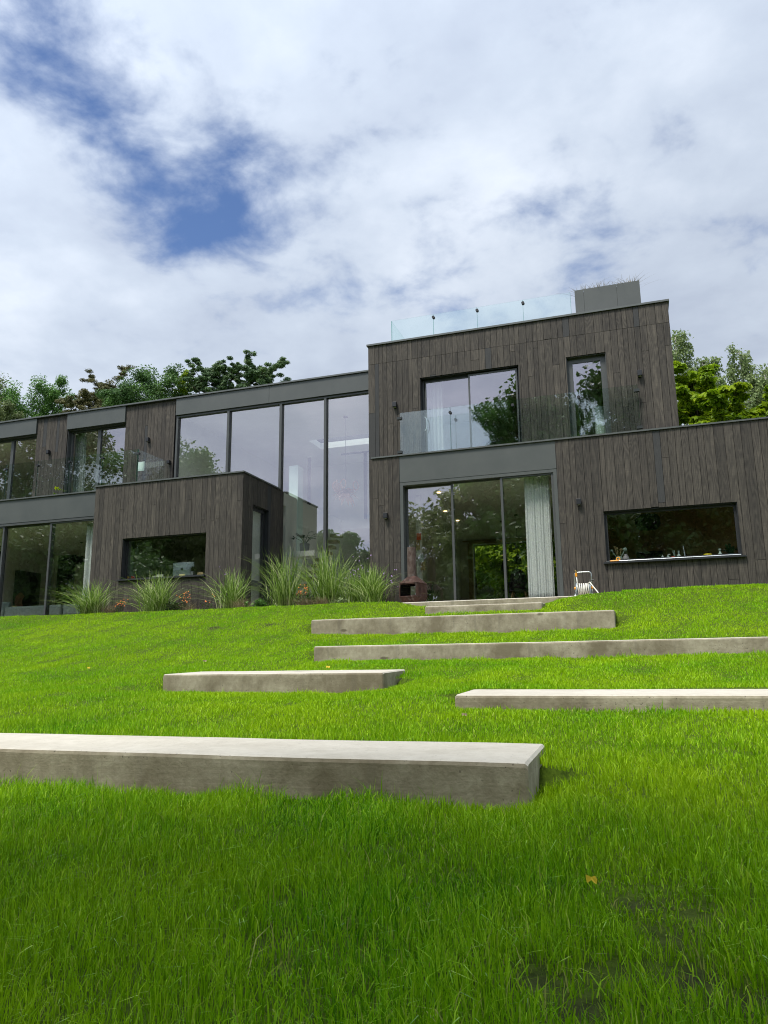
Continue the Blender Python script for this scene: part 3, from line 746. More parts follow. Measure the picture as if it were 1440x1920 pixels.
# study window
mb = MB(); lining(mb, sX0, sX1, sZ0, sZ1, YL + .03, YL + .19); ring(mb, sX0 + .014, sX1 - .014, sZ0 + .014, sZ1 - .014, YL + .15, YL + .21, .025)
w_ = part(mb, 'study_window', 'dark_frame'); pane(w_, sX0 + .035, sX1 - .035, sZ0 + .03, sZ1 - .03, YL + .175)
MB().box(sX0 - .06, sX1 + .02, YL - .06, YL + .15, sZ0 - .032, sZ0 - .002).build('sill', 'dark_frame', w_)
# tower sliding window, two leaves
mb = MB(); lining(mb, wX0, wX1, ZF - .02, wZ1, YT + .03, YT + .16); ring(mb, wX0 + .014, wX1 - .014, ZF - .02, wZ1 - .014, YT + .13, YT + .19, .05)
w_ = part(mb, 'sliding_window', 'dark_frame')
xm = X_(878.5, 698, YT + .1)
ring(mb2 := MB(), wX0 + .08, xm + .02, ZF - .02, wZ1 - .065, YT + .14, YT + .17, .03); lf = mb2.build('leaf', 'frame_metal', w_)
ring(mb2 := MB(), xm - .015, wX1 - .05, ZF - .02, wZ1 - .04, YT + .08, YT + .12, .038); lf = mb2.build('leaf', 'frame_metal', w_)
pane(w_, wX0 + .11, xm - .012, ZF, wZ1 - .095, YT + .148); pane(w_, xm + .023, wX1 - .088, ZF, wZ1 - .078, YT + .09)
# narrow tower window
mb = MB(); lining(mb, nX0, nX1, ZF - .02, nZ1, YT + .03, YT + .16); ring(mb, nX0 + .014, nX1 - .014, ZF - .02, nZ1 - .014, YT + .11, YT + .18, .11)
w_ = part(mb, 'narrow_window', 'frame_metal'); pane(w_, nX0 + .12, nX1 - .12, ZF, nZ1 - .12, YT + .13)
# sliding doors of the dining room: three leaves on three tracks
s1, s2 = X_(847, 909, YL + .15), X_(939.5, 897, YL + .08)
mb = MB(); mb.box(dX0 + .003, dX0 + .075, YL + .012, YL + .26, FLOOR - .1, dZ1 - .003); mb.box(dX1 - .075, dX1 - .003, YL + .012, YL + .26, FLOOR - .1, dZ1 - .003)
mb.box(dX0 + .075, dX1 - .075, YL + .012, YL + .26, dZ1 - .075, dZ1 - .003)
w_ = part(mb, 'sliding_door', 'fascia_metal')
def leaf(x0, x1, y, f=.05):
    mb = MB(); ring(mb, x0, x1, FLOOR - .06, dZ1 - .078, y, y + .05, f, .06, .03); l_ = mb.build('leaf', 'frame_metal', w_)
    pane(w_, x0 + f - .005, x1 - f + .005, FLOOR, dZ1 - .105, y + .012)
leaf(dX0 + .078, s1 + .03, YL + .20); leaf(s1 - .02, s2 + .03, YL + .12); leaf(s2 - .02, dX1 - .078, YL + .04)
# study side door in the return wall
mb = MB()
mb.box(bX1 - .19, bX1 - .03, rY0 + .002, rY0 + .014, 1.0, rZ1); mb.box(bX1 - .19, bX1 - .03, rY1 - .014, rY1 - .002, 1.0, rZ1); mb.box(bX1 - .19, bX1 - .03, rY0 + .014, rY1 - .014, rZ1 - .014, rZ1 - .002)
mb.box(bX1 - .16, bX1 - .10, rY0 + .015, rY0 + .08, 1.3, rZ1 - .015); mb.box(bX1 - .16, bX1 - .10, rY1 - .10, rY1 - .015, 1.3, rZ1 - .015); mb.box(bX1 - .16, bX1 - .10, rY0 + .08, rY1 - .10, rZ1 - .09, rZ1 - .015)
w_ = part(mb, 'side_door', 'dark_frame')
mb = MB().box(bX1 - .14, bX1 - .12, rY0 + .08, rY1 - .10, 1.32, rZ1 - .09); mb.mi = [1, 1, 1, 0, 1, 1]; mb.build('pane', ['window_glass', 'inner_glass'], w_)
MB().box(bX1 - .15, bX1 - .11, rY0 + .08, rY1 - .10, 2.02, 2.16).build('rail', 'fascia_metal', w_)
# tall hall glazing
mul = [X_(427.5, 860, YW + .05), X_(527, 830, YW + .05), X_(611, 800, YW + .05)]
mb = MB(); mb.box(gX0, gX0 + .06, YW, YW + .14, ZB - .2, gZ1); mb.box(gX0 + .06, gX1, YW, YW + .14, gZ1 - .06, gZ1 - .003)
for m_ in mul: mb.box(m_ - .035, m_ + .035, YW - .01, YW + .14, (ZB - .2 if m_ < bX1 - .1 else 1.0), gZ1 - .06)
w_ = part(mb, 'hall_glazing', 'frame_metal')
ed = [gX0 + .06] + mul + [gX1]
for i in range(4):
    pane(w_, ed[i] + (.03 if i else 0), ed[i + 1] - (.03 if i < 3 else 0), (ZB - .1 if i < 2 else 1.1), gZ1 - .06, YW + .07)
# bedroom doors in the wing
def french(x0, x1, stile, ajar=0):
    mb = MB(); lining(mb, x0, x1, ZF - .1, fz2, YW + .03, YW + .22, .02)
    ring(mb, x0 + .02, x1 - .02, ZF - .1, fz2 - .01, YW + .16, YW + .24, .06)
    mb.box(stile - .055, stile + .055, YW + .15, YW + .23, ZF - .1, fz2 - .07)
    w = part(mb, 'bedroom_door', 'frame_metal')
    pane(w, x0 + .08, stile - .055, ZF, fz2 - .07, YW + .19); pane(w, stile + .055, x1 - .08, ZF, fz2 - .07, YW + .19)
    return w
french(p1b, p2a, X_(186, 830, YW + .16)); french(p1a - 1.85, p1a, X_(21, 870, YW + .16))
# living room sliding doors
lz = bzf - .003
st = [X_(8, 988, YB + .05), X_(97, 977.5, YB + .05)]
mb = MB(); mb.box(WX0, bX0 - .003, YB + .01, YB + .20, lz - .07, lz - .003)
w_ = part(mb, 'sliding_door', 'frame_metal')
for a, b, y in ((WX0 + .1, st[0] + .03, .04), (st[0] - .03, st[1] + .03, .12), (st[1] - .03, bX0 - .01, .04)):
    mb = MB(); ring(mb, a, b, 1.2, lz - .073, YB + y, YB + y + .06, .055, .05, .035); mb.build('leaf', 'frame_metal', w_)
    pane(w_, a + .05, b - .05, 1.22, lz - .105, YB + y + .015)

# --- balustrades
def balustrade(Y, xs_, z0, z1, bz_, brackets=(), ret=None, bolts=True, t=.02):
    mb = MB(); mb.box(xs_[0], xs_[-1], Y - .02, Y + .04, z0 - .03, z0 + .012)
    for bx in brackets:
        for zz in (z0 + .07, z1 - .13): mb.box(bx - .055, bx + .055, Y - .03, Y + .05, zz - .03, zz + .03)
    b_ = part(mb, 'balustrade', 'rail_dark')
    for a, b in zip(xs_[:-1], xs_[1:]):
        MB().box(a + .008, b - .008, Y, Y + t, z0, z1).build('pane', 'rail_glass', b_)
        MB().box(b - .008, b - .001, Y, Y + t, z0, z1).build('pane_edge', 'glass_edge', b_)
    for x in xs_[1:-1]:
        if bolts: MB().tube([(x, Y - .03, bz_), (x, Y + .05, bz_)], .034, 10).build('bolt', 'lamp_black', b_)
    if ret:
        rx, ry, rz0 = ret
        MB().box(rx, rx + t, Y + .03, ry, rz0, z1).build('pane', 'rail_glass', b_)
        MB().box(rx, rx + t, Y + .022, Y + .029, rz0, z1).build('pane_edge', 'glass_edge', b_)
    return b_
Yg = YL + .03
balustrade(Yg, [X_(749, 790, Yg), X_(844, 770, Yg), X_(961, 755, Yg), X_(1085, 745, Yg), X_(1196, 735, Yg)], ZF, Z_(749, 774.5, Yg), Z_(844, 773.5, Yg), (X_(749, 790, Yg), X_(1194, 735, Yg)))
Yr = YT + .2
balustrade(Yr, [X_(733, 603, Yr), X_(812.4, 590, Yr), X_(894.4, 580, Yr), X_(980, 560, Yr), X_(1069, 548, Yr)], TZ1 - .08, Z_(733, 601.8, Yr), Z_(812.4, 595, Yr), (), (X_(733, 603, Yr), 20.5, TZ1 - .08))
Yq = YB + .12
bxs_ = [WX0] + [X_(a, b, Yq) for a, b in ((12, 879), (71, 872), (130.5, 865), (193, 857), (258, 849))]
b_ = balustrade(Yq, bxs_, bz - .01, Z_(200, 849, Yq), Z_(130.5, 866, Yq), (bxs_[-1],), (bxs_[-1], YW - .01, ZB))
mb = MB().box(bxs_[-1] - .03, bxs_[-1] + .05, YW - .12, YW - .001, Z_(298, 868, YW - .1) - .04, Z_(298, 868, YW - .1) + .05); mb.build('bracket', 'lamp_black', b_)

# --- rooms
def room(name, x0, x1, y0, y1, z0, z1, back=(), ceil=(), mats=('plaster', 'floor_wood'), left=True, right=True, t=.1, lower=None):
    mb = MB()
    holes(mb, 'x', x0, x1, z0, z1, y1, y1 + t, list(back))
    holes(mb, 'z', x0, x1, y0, y1, z1, z1 + t * .8, list(ceil))
    if left: mb.box(x0 - t, x0, y0, y1, z0, z1)
    if right: mb.box(x1, x1 + t, y0, y1, z0, z1)
    n = len(mb.f); mb.box(x0, x1, y0, y1, z0 - t, z0)
    for i in range(n, len(mb.f)): mb.mi[i] = 1
    return part(mb, name, list(mats))
rbx0, rbz1 = X_(888, 1060, 24.0), Z_(900, 1021, 24.0)
room('dining_room', LX0 + .15, -.75, YL + .27, 24.0, FLOOR, 4.03, back=[(rbx0, -1.0, FLOOR + .12, rbz1)])
room('kitchen', -.60, 8.2, YL + .21, 20.5, FLOOR, 4.03, mats=('plaster_warm', 'floor_wood'), right=False, ceil=[(2.0, 4.5, 17.0, 18.6)])  # ceiling opening added out of view to let more daylight in
part(holes(MB(), 'y', YL + .21, 20.5, FLOOR, 4.03, 8.2, 8.3, [(YL + .5, 20.0, FLOOR + .2, 3.8)]), 'kitchen_wall', 'plaster_warm')  # side opening added beyond the frame to brighten the kitchen
room('living_room', -19.6, bX0 - .06, YB + .25, 21.7, 1.28, 4.03, left=False)
part(holes(MB(), 'y', YB + .25, 21.7, 1.28, 4.03, -19.7, -19.6, [(YB + .5, 19.4, 1.4, 3.9)]), 'living_room_wall', 'plaster')  # side opening out of view, added to let light into the room
room('study', bX0 + .10, bX1 - .30, YL + .22, 20.0, 1.28, 4.25)
room('bedroom', TX0 + .2, TX1 - .2, YT + .21, 21.5, ZF - .06, 7.22)
room('upper_bedroom', -22.5, gX0 - .25, YW + .30, 23, ZF - .06, 7.40)
mb = MB()
holes(mb, 'x', gX0 - .1, gX1, 1.28, 7.33, 25.0, 25.1, [])
holes(mb, 'z', gX0 - .1, gX1, YW + .16, 25.0, 7.33, 7.40, [(skX0, skX1, skY, skY2)])
mb.box(gX0 - .15, gX0 - .05, YW + .16, 25.0, ZF, 7.33); mb.box(gX1 - .1, gX1 + .0, YW + .2, 25.0, 1.28, 7.33)
mb.box(gX0 - .1, bX1 - .05, YW + .16, 25.0, 4.34, ZF - .03); mb.box(bX1 - .15, bX1 - .05, YW + .3, 25.0, 1.28, 4.34)
mb.box(bX1 - .05, gX1, 22.3, 25.0, 4.36, 4.66); mb.box(bX1 - .05, gX1, YW + .16, 25.0, 1.18, 1.28)
# well of the skylight
for a in ((skX0 - .06, skX0 - .003, skY, skY2), (skX1 + .003, skX1 + .06, skY, skY2), (skX0, skX1, skY2 + .003, skY2 + .06), (skX0, skX1, skY - .06, skY - .003)): mb.box(*a, 7.405, 8.05)
part(mb, 'hall_room', ['plaster'])
MB().box(skX0, skX1, skY, skY2, 8.06, 8.08).build('pane', 'clear_glass', part(MB().box(skX0 - .1, skX1 + .1, skY - .1, skY - .065, 7.9, 8.08), 'skylight', 'frame_metal'))
# gallery rail and stair inside the hall
mb = MB(); yg = 22.25; zr = Z_(640, 852, yg)
mb.tube([(bX1, yg, zr), (gX1, yg, zr)], .03, 6)
for x in (580, 685): mb.box(X_(x, 870, yg) - .05, X_(x, 870, yg) + .05, yg - .02, yg + .02, 4.66, zr)
part(mb, 'gallery_rail', 'rail_dark')
for i in range(6): part(MB().box(bX1 + .08, X_(592, 1040, 18.5), 18.35, 18.62, 1.38 + i * .105, 1.43 + i * .105), 'stair_slat', 'floor_wood')
for i in range(9): part(MB().box(bX1 + .02, bX1 + .35, 19.0 + i * .28, 19.3 + i * .28, 2.2 + i * .22, 2.28 + i * .22), 'stair_tread', 'floor_wood')
pz = Z_(560, 1035, 18.5)
part(MB().box(X_(533, 1040, 18.4), X_(590, 1040, 18.4), 18.38, 18.9, pz - .14, pz), 'plinth', 'plaster')
cx0, cx1 = X_(541, 950, 19.0), X_(558, 950, 19.0)
part(MB().box(cx0, cx1, 19.0, 19.35, pz - .3, Z_(550, 873, 19.0)), 'column', 'mint_column')
# oak frame of the rear dining window
mb = MB(); mb.box(rbx0 - .14, rbx0 - .002, 23.85, 23.995, FLOOR, rbz1 + .02); mb.box(rbx0 - .1, -.8, 23.85, 23.995, rbz1 + .022, rbz1 + .09)
mb.box(rbx0 - .3, -.8, 23.8, 23.99, rbz1 + .1, 4.0)
rw = part(mb, 'rear_window', 'plaster_warm'); pane(rw, rbx0, -1.0, FLOOR + .12, rbz1, 24.04, 'clear_glass')
# downlights in the dining ceiling
for x, y in ((823, 924), (835, 959), (858, 976.5)):
    d = ray(x, y); q = d * (4.015 / d.z)
    part(MB().lathe((q.x, q.y, 4.012), [(.045, 0), (.045, .015)], 10), 'downlight', 'downlight')
# roofs over the remaining rooms
part(holes(MB(), 'z', TX1 + .01, LX1, YL + .21, 21, ZB - .3, ZB - .02, [(2.0, 4.5, 17.0, 18.6)]), 'roof', 'roof_felt')
part(MB().box(1.9, 4.6, 16.9, 18.7, ZB - .015, ZB + .01), 'added_rooflight', 'clear_glass')  # added pane over the ceiling opening, unseen, there to brighten the kitchen
part(holes(MB(), 'y', YL + .21, 21, .9, ZB - .31, LX1 - .2, LX1, [(YL + .5, 20.0, FLOOR + .2, 3.8)]), 'side_wall', 'timber')  # same added side opening, repeated in the outer wall for kitchen light
mb = MB().box(-.4, LX1, 20.7, 20.95, .9, ZB - .31); holes(mb, 'x', TX0, -.4, .9, ZF, 24.12, 24.3, [(rbx0, -1.0, FLOOR + .12, rbz1)]); part(mb, 'rear_wall', 'timber')

# ================================================================== OBJECTS
# --- wall lamps
def lamp_proto():
    t = thing('wall_lamp', (0, 0, 0), None, 'wall lamp', 'black wall lamps on the house')
    mb = MB().box(-.045, .045, -.105, -.012, .02, .135); mb.box(-.035, .035, -.012, 0, 0, .125); mb.box(-.04, .04, -.10, -.05, 0.012, .02)
    mb.build('lamp_body', 'lamp_black', t, bevel=.004)
    MB().box(-.03, .03, -.09, -.03, .008, .0195).build('lens', 'lamp_lens', t); return t
LAMPS = [(741.5, 766, YT, 'black wall lamp beside the left end of the balcony glass on the tower'),
         (1200, 708, YT, 'black wall lamp at the right of the narrow window, high on the tower'),
         (724.5, 974, YL, 'black wall lamp between the tall glazing and the sliding doors, above the grasses'),
         (1086, 948.5, YL, 'black wall lamp between the curtained sliding door and the kitchen window'),
         (92.5, 853, YW, 'black wall lamp on the narrow timber pier left of the bedroom door'),
         (279, 830, YW, 'black wall lamp on the wide timber pier left of the tall glazing')]
lp = lamp_proto()
for i, (x, y, Y, lb) in enumerate(LAMPS):
    q = W(x, y, Y - .003); o = lp if i == 0 else copy_tree(lp)
    o.location = q; WL[o] = tuple(q); o['label'] = lb

# --- rusty fire pit: hexagonal bowl with two openings, cone and square-cut flue
FY = 15.25
fc = W(774.8, 1118, FY); R0 = .318
ft = thing('fire_pit', (fc.x, FY, FLOOR), 'rusty steel fire pit with an open hearth, hood and chimney beside the sliding doors', 'fire pit')
hz = lambda y: Z_(774, y, FY)
rot = math.radians(-102)
def plan(h, z, ch=.035):                  # square plan with clipped corners, front face first
    pts = []
    for k_ in range(4):
        t_ = rot + k_ * PI / 2; nx_, ny_ = math.cos(t_), math.sin(t_); sx_, sy_ = -ny_, nx_
        c_ = ch * h / .225
        for e in (-(h - c_), h - c_): pts.append((fc.x + nx_ * h + sx_ * e, FY + ny_ * h + sy_ * e, z))
    return pts
zb0, zb1, zt0, zt1 = FLOOR + .005, hz(1120.5), hz(1095), hz(1080.5)
H0 = .232
def skin(mb, A, B): 
    for j in range(8): mb.face([A[j], A[(j + 1) % 8], B[(j + 1) % 8], B[j]])
mb = MB(); A, B_ = plan(.17, zb0), plan(H0, zb1); skin(mb, A, B_); mb.face(A[::-1]); mb.face(plan(H0 - .01, zb1 - .01)); mb.build('bowl', 'rust_steel', ft)
mb = MB(); C_, D_ = plan(H0, zb1 + .002), plan(H0 - .004, zt0)
for j in range(8):
    a, b, c, d = [Vector(v) for v in (C_[j], C_[(j + 1) % 8], D_[(j + 1) % 8], D_[j])]
    if j in (0, 4):
        i0, i1 = a.lerp(b, .03), a.lerp(b, .97); t0, t1 = d.lerp(c, .03), d.lerp(c, .97)
        f0, f1 = i0.lerp(t0, .93), i1.lerp(t1, .93); e0, e1 = i0.lerp(t0, .07), i1.lerp(t1, .07)
        mb.face([a, i0, t0, d]); mb.face([i1, b, c, t1]); mb.face([f0, f1, t1, t0]); mb.face([i0, i1, e1, e0])
    else: mb.face([a, b, c, d])
sk = mb.build('hearth', ['rust_steel', 'soot'], ft); sm = sk.modifiers.new('thick', 'SOLIDIFY'); sm.thickness = .008; sm.offset = -1; sm.material_offset = 1
mb = MB(); A, B_ = plan(H0 + .004, zt0 + .002), plan(.075, zt1, .05); skin(mb, A, B_)
hd = mb.build('hood', 'rust_steel', ft); sm = hd.modifiers.new('thick', 'SOLIDIFY'); sm.thickness = .006; sm.offset = -1
zc1 = hz(1026.5)
mb = MB().lathe((fc.x - .02, FY, 0), [(.094, zt1 - .02), (.094, zc1), (.086, zc1), (.086, zt1 - .02)], 16, cap=False); mb.build('chimney', 'weathered_steel', ft)

# --- hose reel
HY = 15.2
hl, hr = X_(1078.5, 1100, HY), X_(1110, 1100, HY); hz0 = FLOOR; hz1 = Z_(1094, 1072.5, HY)
hc = (hl + hr) / 2
ht = thing('hose_reel', (hc, HY, hz0), 'steel hose reel with a white coiled hose and orange fittings at the terrace end', 'hose reel')
rr = .05
pts = [(hl, HY, hz0 + .03), (hl, HY, hz1 - rr)]
pts += [(hl + rr - rr * math.cos(t), HY, hz1 - rr + rr * math.sin(t)) for t in np.linspace(.3, PI / 2, 5)]
pts += [(hr - rr + rr * math.sin(t), HY, hz1 - rr + rr * math.cos(t)) for t in np.linspace(0, PI / 2 - .3, 5)]
pts += [(hr, HY, hz1 - rr), (hr, HY, hz0 + .03)]
MB().tube(pts, .0105, 8).build('frame', 'steel', ht, smooth=True)
for x in (hl, hr): MB().tube([(x, HY - .16, hz0 + .012), (x, HY, hz0 + .10), (x, HY + .16, hz0 + .012)], .011, 8).build('foot', 'steel', ht, smooth=True)
ax = hz0 + .155
mb = MB()
for i in range(7):
    x = hl + .06 + i * (hr - hl - .12) / 6
    for rad in (.105, .088):
        rg = random.Random(i * 7 + int(rad * 1000)); th = np.linspace(0, 2 * PI, 22)
        mb.tube([(x + .006 * math.sin(2 * t + i), HY + (rad + rg.uniform(-.006, .006)) * math.cos(t), ax + rad * math.sin(t)) for t in th], .0125, 7, cap=False)
mb.tube([(hr - .07, HY - .05, ax + .10), (hr - .03, HY - .10, ax + .12), (hr + .03, HY - .14, ax + .03), (hr + .10, HY - .18, ax - .07), (hr + .14, HY - .22, hz0 + .02)], .0125, 7)
mb.tube([(hl + .055, HY - .09, ax + .05), (hl + .045, HY - .04, ax + .16), (hl + .035, HY - .03, ax + .26)], .0115, 7)
mb.build('hose', 'hose_white', ht, smooth=True)
mb = MB()
for x in (hl + .03, hr - .03): mb.tube([(x - .01, HY, ax), (x + .01, HY, ax)], .125, 20)
mb.tube([(hl, HY, ax), (hr, HY, ax)], .03, 10)
mb.build('drum', 'grey_plastic', ht)
MB().tube([(hl + .035, HY - .03, ax + .25), (hl + .035, HY - .03, ax + .32)], .022, 10).build('connector', 'orange_plastic', ht)
MB().tube([(hl + .035, HY - .03, ax + .32), (hl + .035, HY - .03, ax + .35), (hl + .02, HY - .03, ax + .37)], .016, 10).build('tap_fitting', 'brass', ht)
for x in (hl, hr): MB().tube([(x - .018, HY - .02, ax + .02), (x + .018, HY - .02, ax + .02)], .024, 10).build('hub', 'orange_plastic', ht)
MB().tube([(hr - .04, HY - .01, hz0 + .32), (hr + .045, HY - .01, hz0 + .325)], .012, 8).build('crank', 'rail_dark', ht)

# --- roof planter
PYr = YT + .2
q0, q1 = W(1077, 545, PYr), W(1198.6, 526, PYr)
pzt = q0.z; pzb = TZ1 - .13
pt = thing('roof_planter', ((q0.x + q1.x) / 2, PYr + .45, pzb), 'grey metal planter box with dry grasses on the corner of the roof terrace', 'planter')
mb = MB()
xa = q0.x + (q1.x - q0.x) * .14; xb = q0.x + (q1.x - q0.x) * .65
mb.box(q0.x, xa - .002, PYr, PYr + .025, pzb, pzt); mb.box(xa + .002, xb - .002, PYr, PYr + .025, pzb, pzt); mb.box(xb + .002, q1.x, PYr, PYr + .025, pzb, pzt)
mb.box(q0.x, q0.x + .025, PYr + .026, PYr + .9, pzb, pzt); mb.box(q1.x - .025, q1.x, PYr + .026, PYr + .9, pzb, pzt); mb.box(q0.x + .026, q1.x - .026, PYr + .875, PYr + .9, pzb, pzt)
mb.build('box', 'fascia_metal', pt)
MB().box(q0.x + .03, q1.x - .03, PYr + .03, PYr + .87, pzt - .15, pzt - .06).build('planting_soil', 'soil', pt)

# --- curtains
def curtain(x0t, x1t, x0b, x1b, y, z0, z1, folds, amp, mat, label, seed=1, group=None):
    rg = random.Random(seed); n = folds * 8; m = 14; mb = MB()
    ph = [rg.uniform(.7, 1.3) for _ in range(folds + 2)]
    cum = np.cumsum([0] + ph); 
    for j in range(m):
        v = j / (m - 1); z = z1 + (z0 - z1) * v
        for i in range(n + 1):
            u = i / n; x = (x0t + (x1t - x0t) * u) * (1 - v) + (x0b + (x1b - x0b) * u) * v
            w_ = np.interp(u * folds, np.arange(folds + 3)[:len(cum)], cum)
            yy = y + amp * math.sin(w_ * 2 * PI) * (.6 + .4 * v) + amp * .35 * math.sin(w_ * 4.7 + v * 1.5)
            mb.v.append((x + .3 * amp * math.cos(w_ * 2 * PI), yy, z))
    for j in range(m - 1):
        for i in range(n):
            a = j * (n + 1) + i; mb.f.append((a, a + 1, a + n + 2, a + n + 1)); mb.a.append(.5); mb.mi.append(0)
    o = mb.build('curtain', mat, smooth=True); s_ = o.modifiers.new('thick', 'SOLIDIFY'); s_.thickness = .004
    return tag(o, label, 'curtain', group)
CYv = YL + .37
curtain(X_(981.5, 899, CYv), X_(1029, 893, CYv), X_(991, 1118, CYv), X_(1041, 1115, CYv), CYv, FLOOR + .01, dZ1 - .02, 14, .055, 'curtain', 'white pleated curtain gathered at the right of the dining room doors', 3)
CY2 = YB + .36
curtain(X_(163, 976, CY2), X_(178, 975, CY2), X_(153, 1110, CY2), X_(174, 1108, CY2), CY2, 1.29, 3.98, 3, .05, 'curtain', 'white curtain beside the living room doors behind the first grass clump', 4)
CY3 = YW + .45
curtain(X_(141, 815, CY3), X_(163, 815, CY3), X_(137, 925, CY3), X_(160, 925, CY3), CY3, ZF - .05, 7.36, 5, .05, 'curtain_grey', 'grey curtain behind the left pane of the bedroom door with the balcony', 5)
CY4 = YT + .4
curtain(X_(792, 720, CY4), X_(828, 720, CY4), X_(797, 845, CY4), X_(832, 845, CY4), CY4, ZF - .05, 7.18, 6, .05, 'curtain_grey', 'pale curtain behind the left pane of the tower window', 6)

# --- kitchen sill and worktop things, behind the long kitchen window
KY = YL + .42
ksz = kZ0 + .02
MBk = MB().box(kX0 - .2, kX1 + .2, YL + .205, YL + 1.0, ksz - .05, ksz - .002)
part(MBk, 'worktop', 'dark_frame')
def kx(x, Y=KY): return X_(x, 1045, Y)
def kpos(x, Y=KY): return (kx(x, Y), Y, ksz)
def pxm(px, Y=KY): return px * Y / F_PX / .99
t = thing('utensil_jar', kpos(1160.5), 'mint ceramic jar full of spoons and brushes at the left end of the kitchen window', 'jar')
MB().lathe(kpos(1160.5), [(.062, 0), (.066, .03), (.066, .12), (.06, .135), (.052, .135), (.052, .02)], 18).build('jar', 'mint_ceramic', t, smooth=False)
for i, (dx, dz, r, s_) in enumerate(((-.13, .26, .034, 1), (-.075, .34, .026, 0), (-.03, .31, .028, 0), (.05, .28, .030, 0), (.12, .275, .050, 1))):
    b0 = Vector(kpos(1160.5)) + Vector((dx * .2, 0, .09)); e0 = Vector(kpos(1160.5)) + Vector((dx, .01 * i, dz))
    mb = MB().tube([b0, b0.lerp(e0, .8), e0], [.009, .010, .012], 8)
    d_ = (e0 - b0).normalized(); mb.tube([e0 - d_ * .03, e0, e0 + d_ * r * .6, e0 + d_ * r * 1.3], [r * .4, r, r * .9, r * .2], 10)
    mb.build('utensil', 'mint_ceramic' if s_ else 'brown_card', t, smooth=True)
tag(MB().lathe(kpos(1173.5), [(.055, 0), (.075, .06), (.062, .12), (.035, .16), (.034, .18), (.025, .18)], 18).build('vase', 'mauve_ceramic', smooth=True), 'mauve rounded vase standing right of the utensil jar', 'vase')
def bottle(x, label, mat, h, r, pump):
    t = thing('soap_bottle', kpos(x), label, 'bottle', 'soap bottles at the kitchen sink')
    MB().lathe(kpos(x), [(r, 0), (r, h * .7), (r * .4, h * .8), (r * .4, h * .86)], 14).build('bottle_body', mat, t, smooth=False)
    p_ = kpos(x); mb = MB().tube([(p_[0], KY, ksz + h * .86), (p_[0], KY, ksz + h)], r * .3, 8)
    if pump: mb.tube([(p_[0], KY, ksz + h), (p_[0] + r * 1.6, KY, ksz + h)], r * .25, 8)
    mb.build('pump' if pump else 'cap', 'white_paint', t)
bottle(1242.5, 'pale soap bottle with a plain cap, left of two beside the red box', 'soap_glass', .125, .028, False)
bottle(1253, 'soap bottle with a bent pump head next to the red box', 'soap_glass', .13, .028, True)
tag(MB().box(kx(1259), kx(1265.5), KY - .03, KY + .03, ksz, ksz + .085).build('small_box', 'red_box', bevel=.004), 'small orange red box behind the middle of the kitchen window', 'box')
t = thing('dish_rack', kpos(1272), 'dark dish tub with a bottle and upright blades in the kitchen window', 'dish rack')
MB().box(kx(1266.5), kx(1279), KY + .08, KY + .2, ksz, ksz + .085).build('tub', 'black_plastic', t, bevel=.006)
MB().lathe((kx(1273.5), KY + .05, ksz), [(.04, 0), (.04, .10), (.014, .14), (.016, .20)], 12).build('bottle', 'soap_glass', t)
MB().tube([(kx(1266), KY + .12, ksz + .08), (kx(1264.5), KY + .12, ksz + .22)], [.012, .03], 6).build('blade', 'mint_ceramic', t)
tag(MB().tube([(kx(1284.5), KY, ksz), (kx(1284), KY, ksz + .13), (kx(1282.5), KY, ksz + .29)], [.016, .012, .011], 10).build('tap', 'steel'), 'thin upright steel tap in the middle of the kitchen window', 'tap')
tag(MB().lathe(kpos(1327.5), [(.03, 0), (.075, .035), (.088, .075), (.07, .10), (.02, .108)], 18, sy=.9).build('bowl', 'yellow_bowl', smooth=True), 'yellow rounded bowl towards the right of the kitchen window', 'bowl')
tag(MB().lathe(kpos(1351), [(.042, 0), (.042, .08), (.018, .12), (.014, .15), (.026, .165), (.026, .19)], 14).build('glass_bottle', 'soap_glass'), 'clear glass spray bottle left of the potted plant in the kitchen window', 'bottle')
def potplant(name, c, r, h, mat, label, n, L, seed, droop=.5, wd=.03):
    t = thing(name, c, label, 'potted plant')
    MB().lathe(c, [(r * .8, 0), (r, h), (r * .9, h), (r * .85, h * .85)], 18).build('pot', mat, t)
    rg = random.Random(seed); mb = MB()
    for i in range(n):
        a = rg.uniform(0, 2 * PI); l_ = L * rg.uniform(.5, 1); el = rg.uniform(.5, 1.4)
        p0 = Vector((c[0] + r * .3 * math.cos(a), c[1] + r * .3 * math.sin(a), c[2] + h * .9))
        d_ = Vector((math.cos(a) * math.cos(el), math.sin(a) * math.cos(el), math.sin(el)))
        s_ = Vector((-math.sin(a), math.cos(a), 0)); w_ = wd * rg.uniform(.7, 1.2)
        p1 = p0 + d_ * l_ * .45; p2 = p0 + d_ * l_ * .85 - Vector((0, 0, droop * l_ * .2)); p3 = p0 + d_ * l_ * 1.1 - Vector((0, 0, droop * l_ * .45))
        rn = rg.random()
        mb.face([p0 - s_ * w_ * .2, p0 + s_ * w_ * .2, p1 + s_ * w_ * .5, p1 - s_ * w_ * .5], rn); mb.face([p1 - s_ * w_ * .5, p1 + s_ * w_ * .5, p2 + s_ * w_, p2 - s_ * w_], rn); mb.face([p2 - s_ * w_, p2 + s_ * w_, p3], rn)
    mb.build('leaves', 'house_leaf', t); return t
potplant('potted_plant', kpos(1372, KY + .05), .085, .085, 'teal_pot', 'green leafy plant in a teal pot at the right end of the kitchen window', 34, .26, 8)
tag(MB().lathe((kx(1379, KY - .1), KY - .12, ksz), [(.03, .0), (.055, .03), (.05, .035), (.02, .01)], 14).build('small_dish', 'white_paint'), 'small white dish in front of the teal plant pot', 'dish')
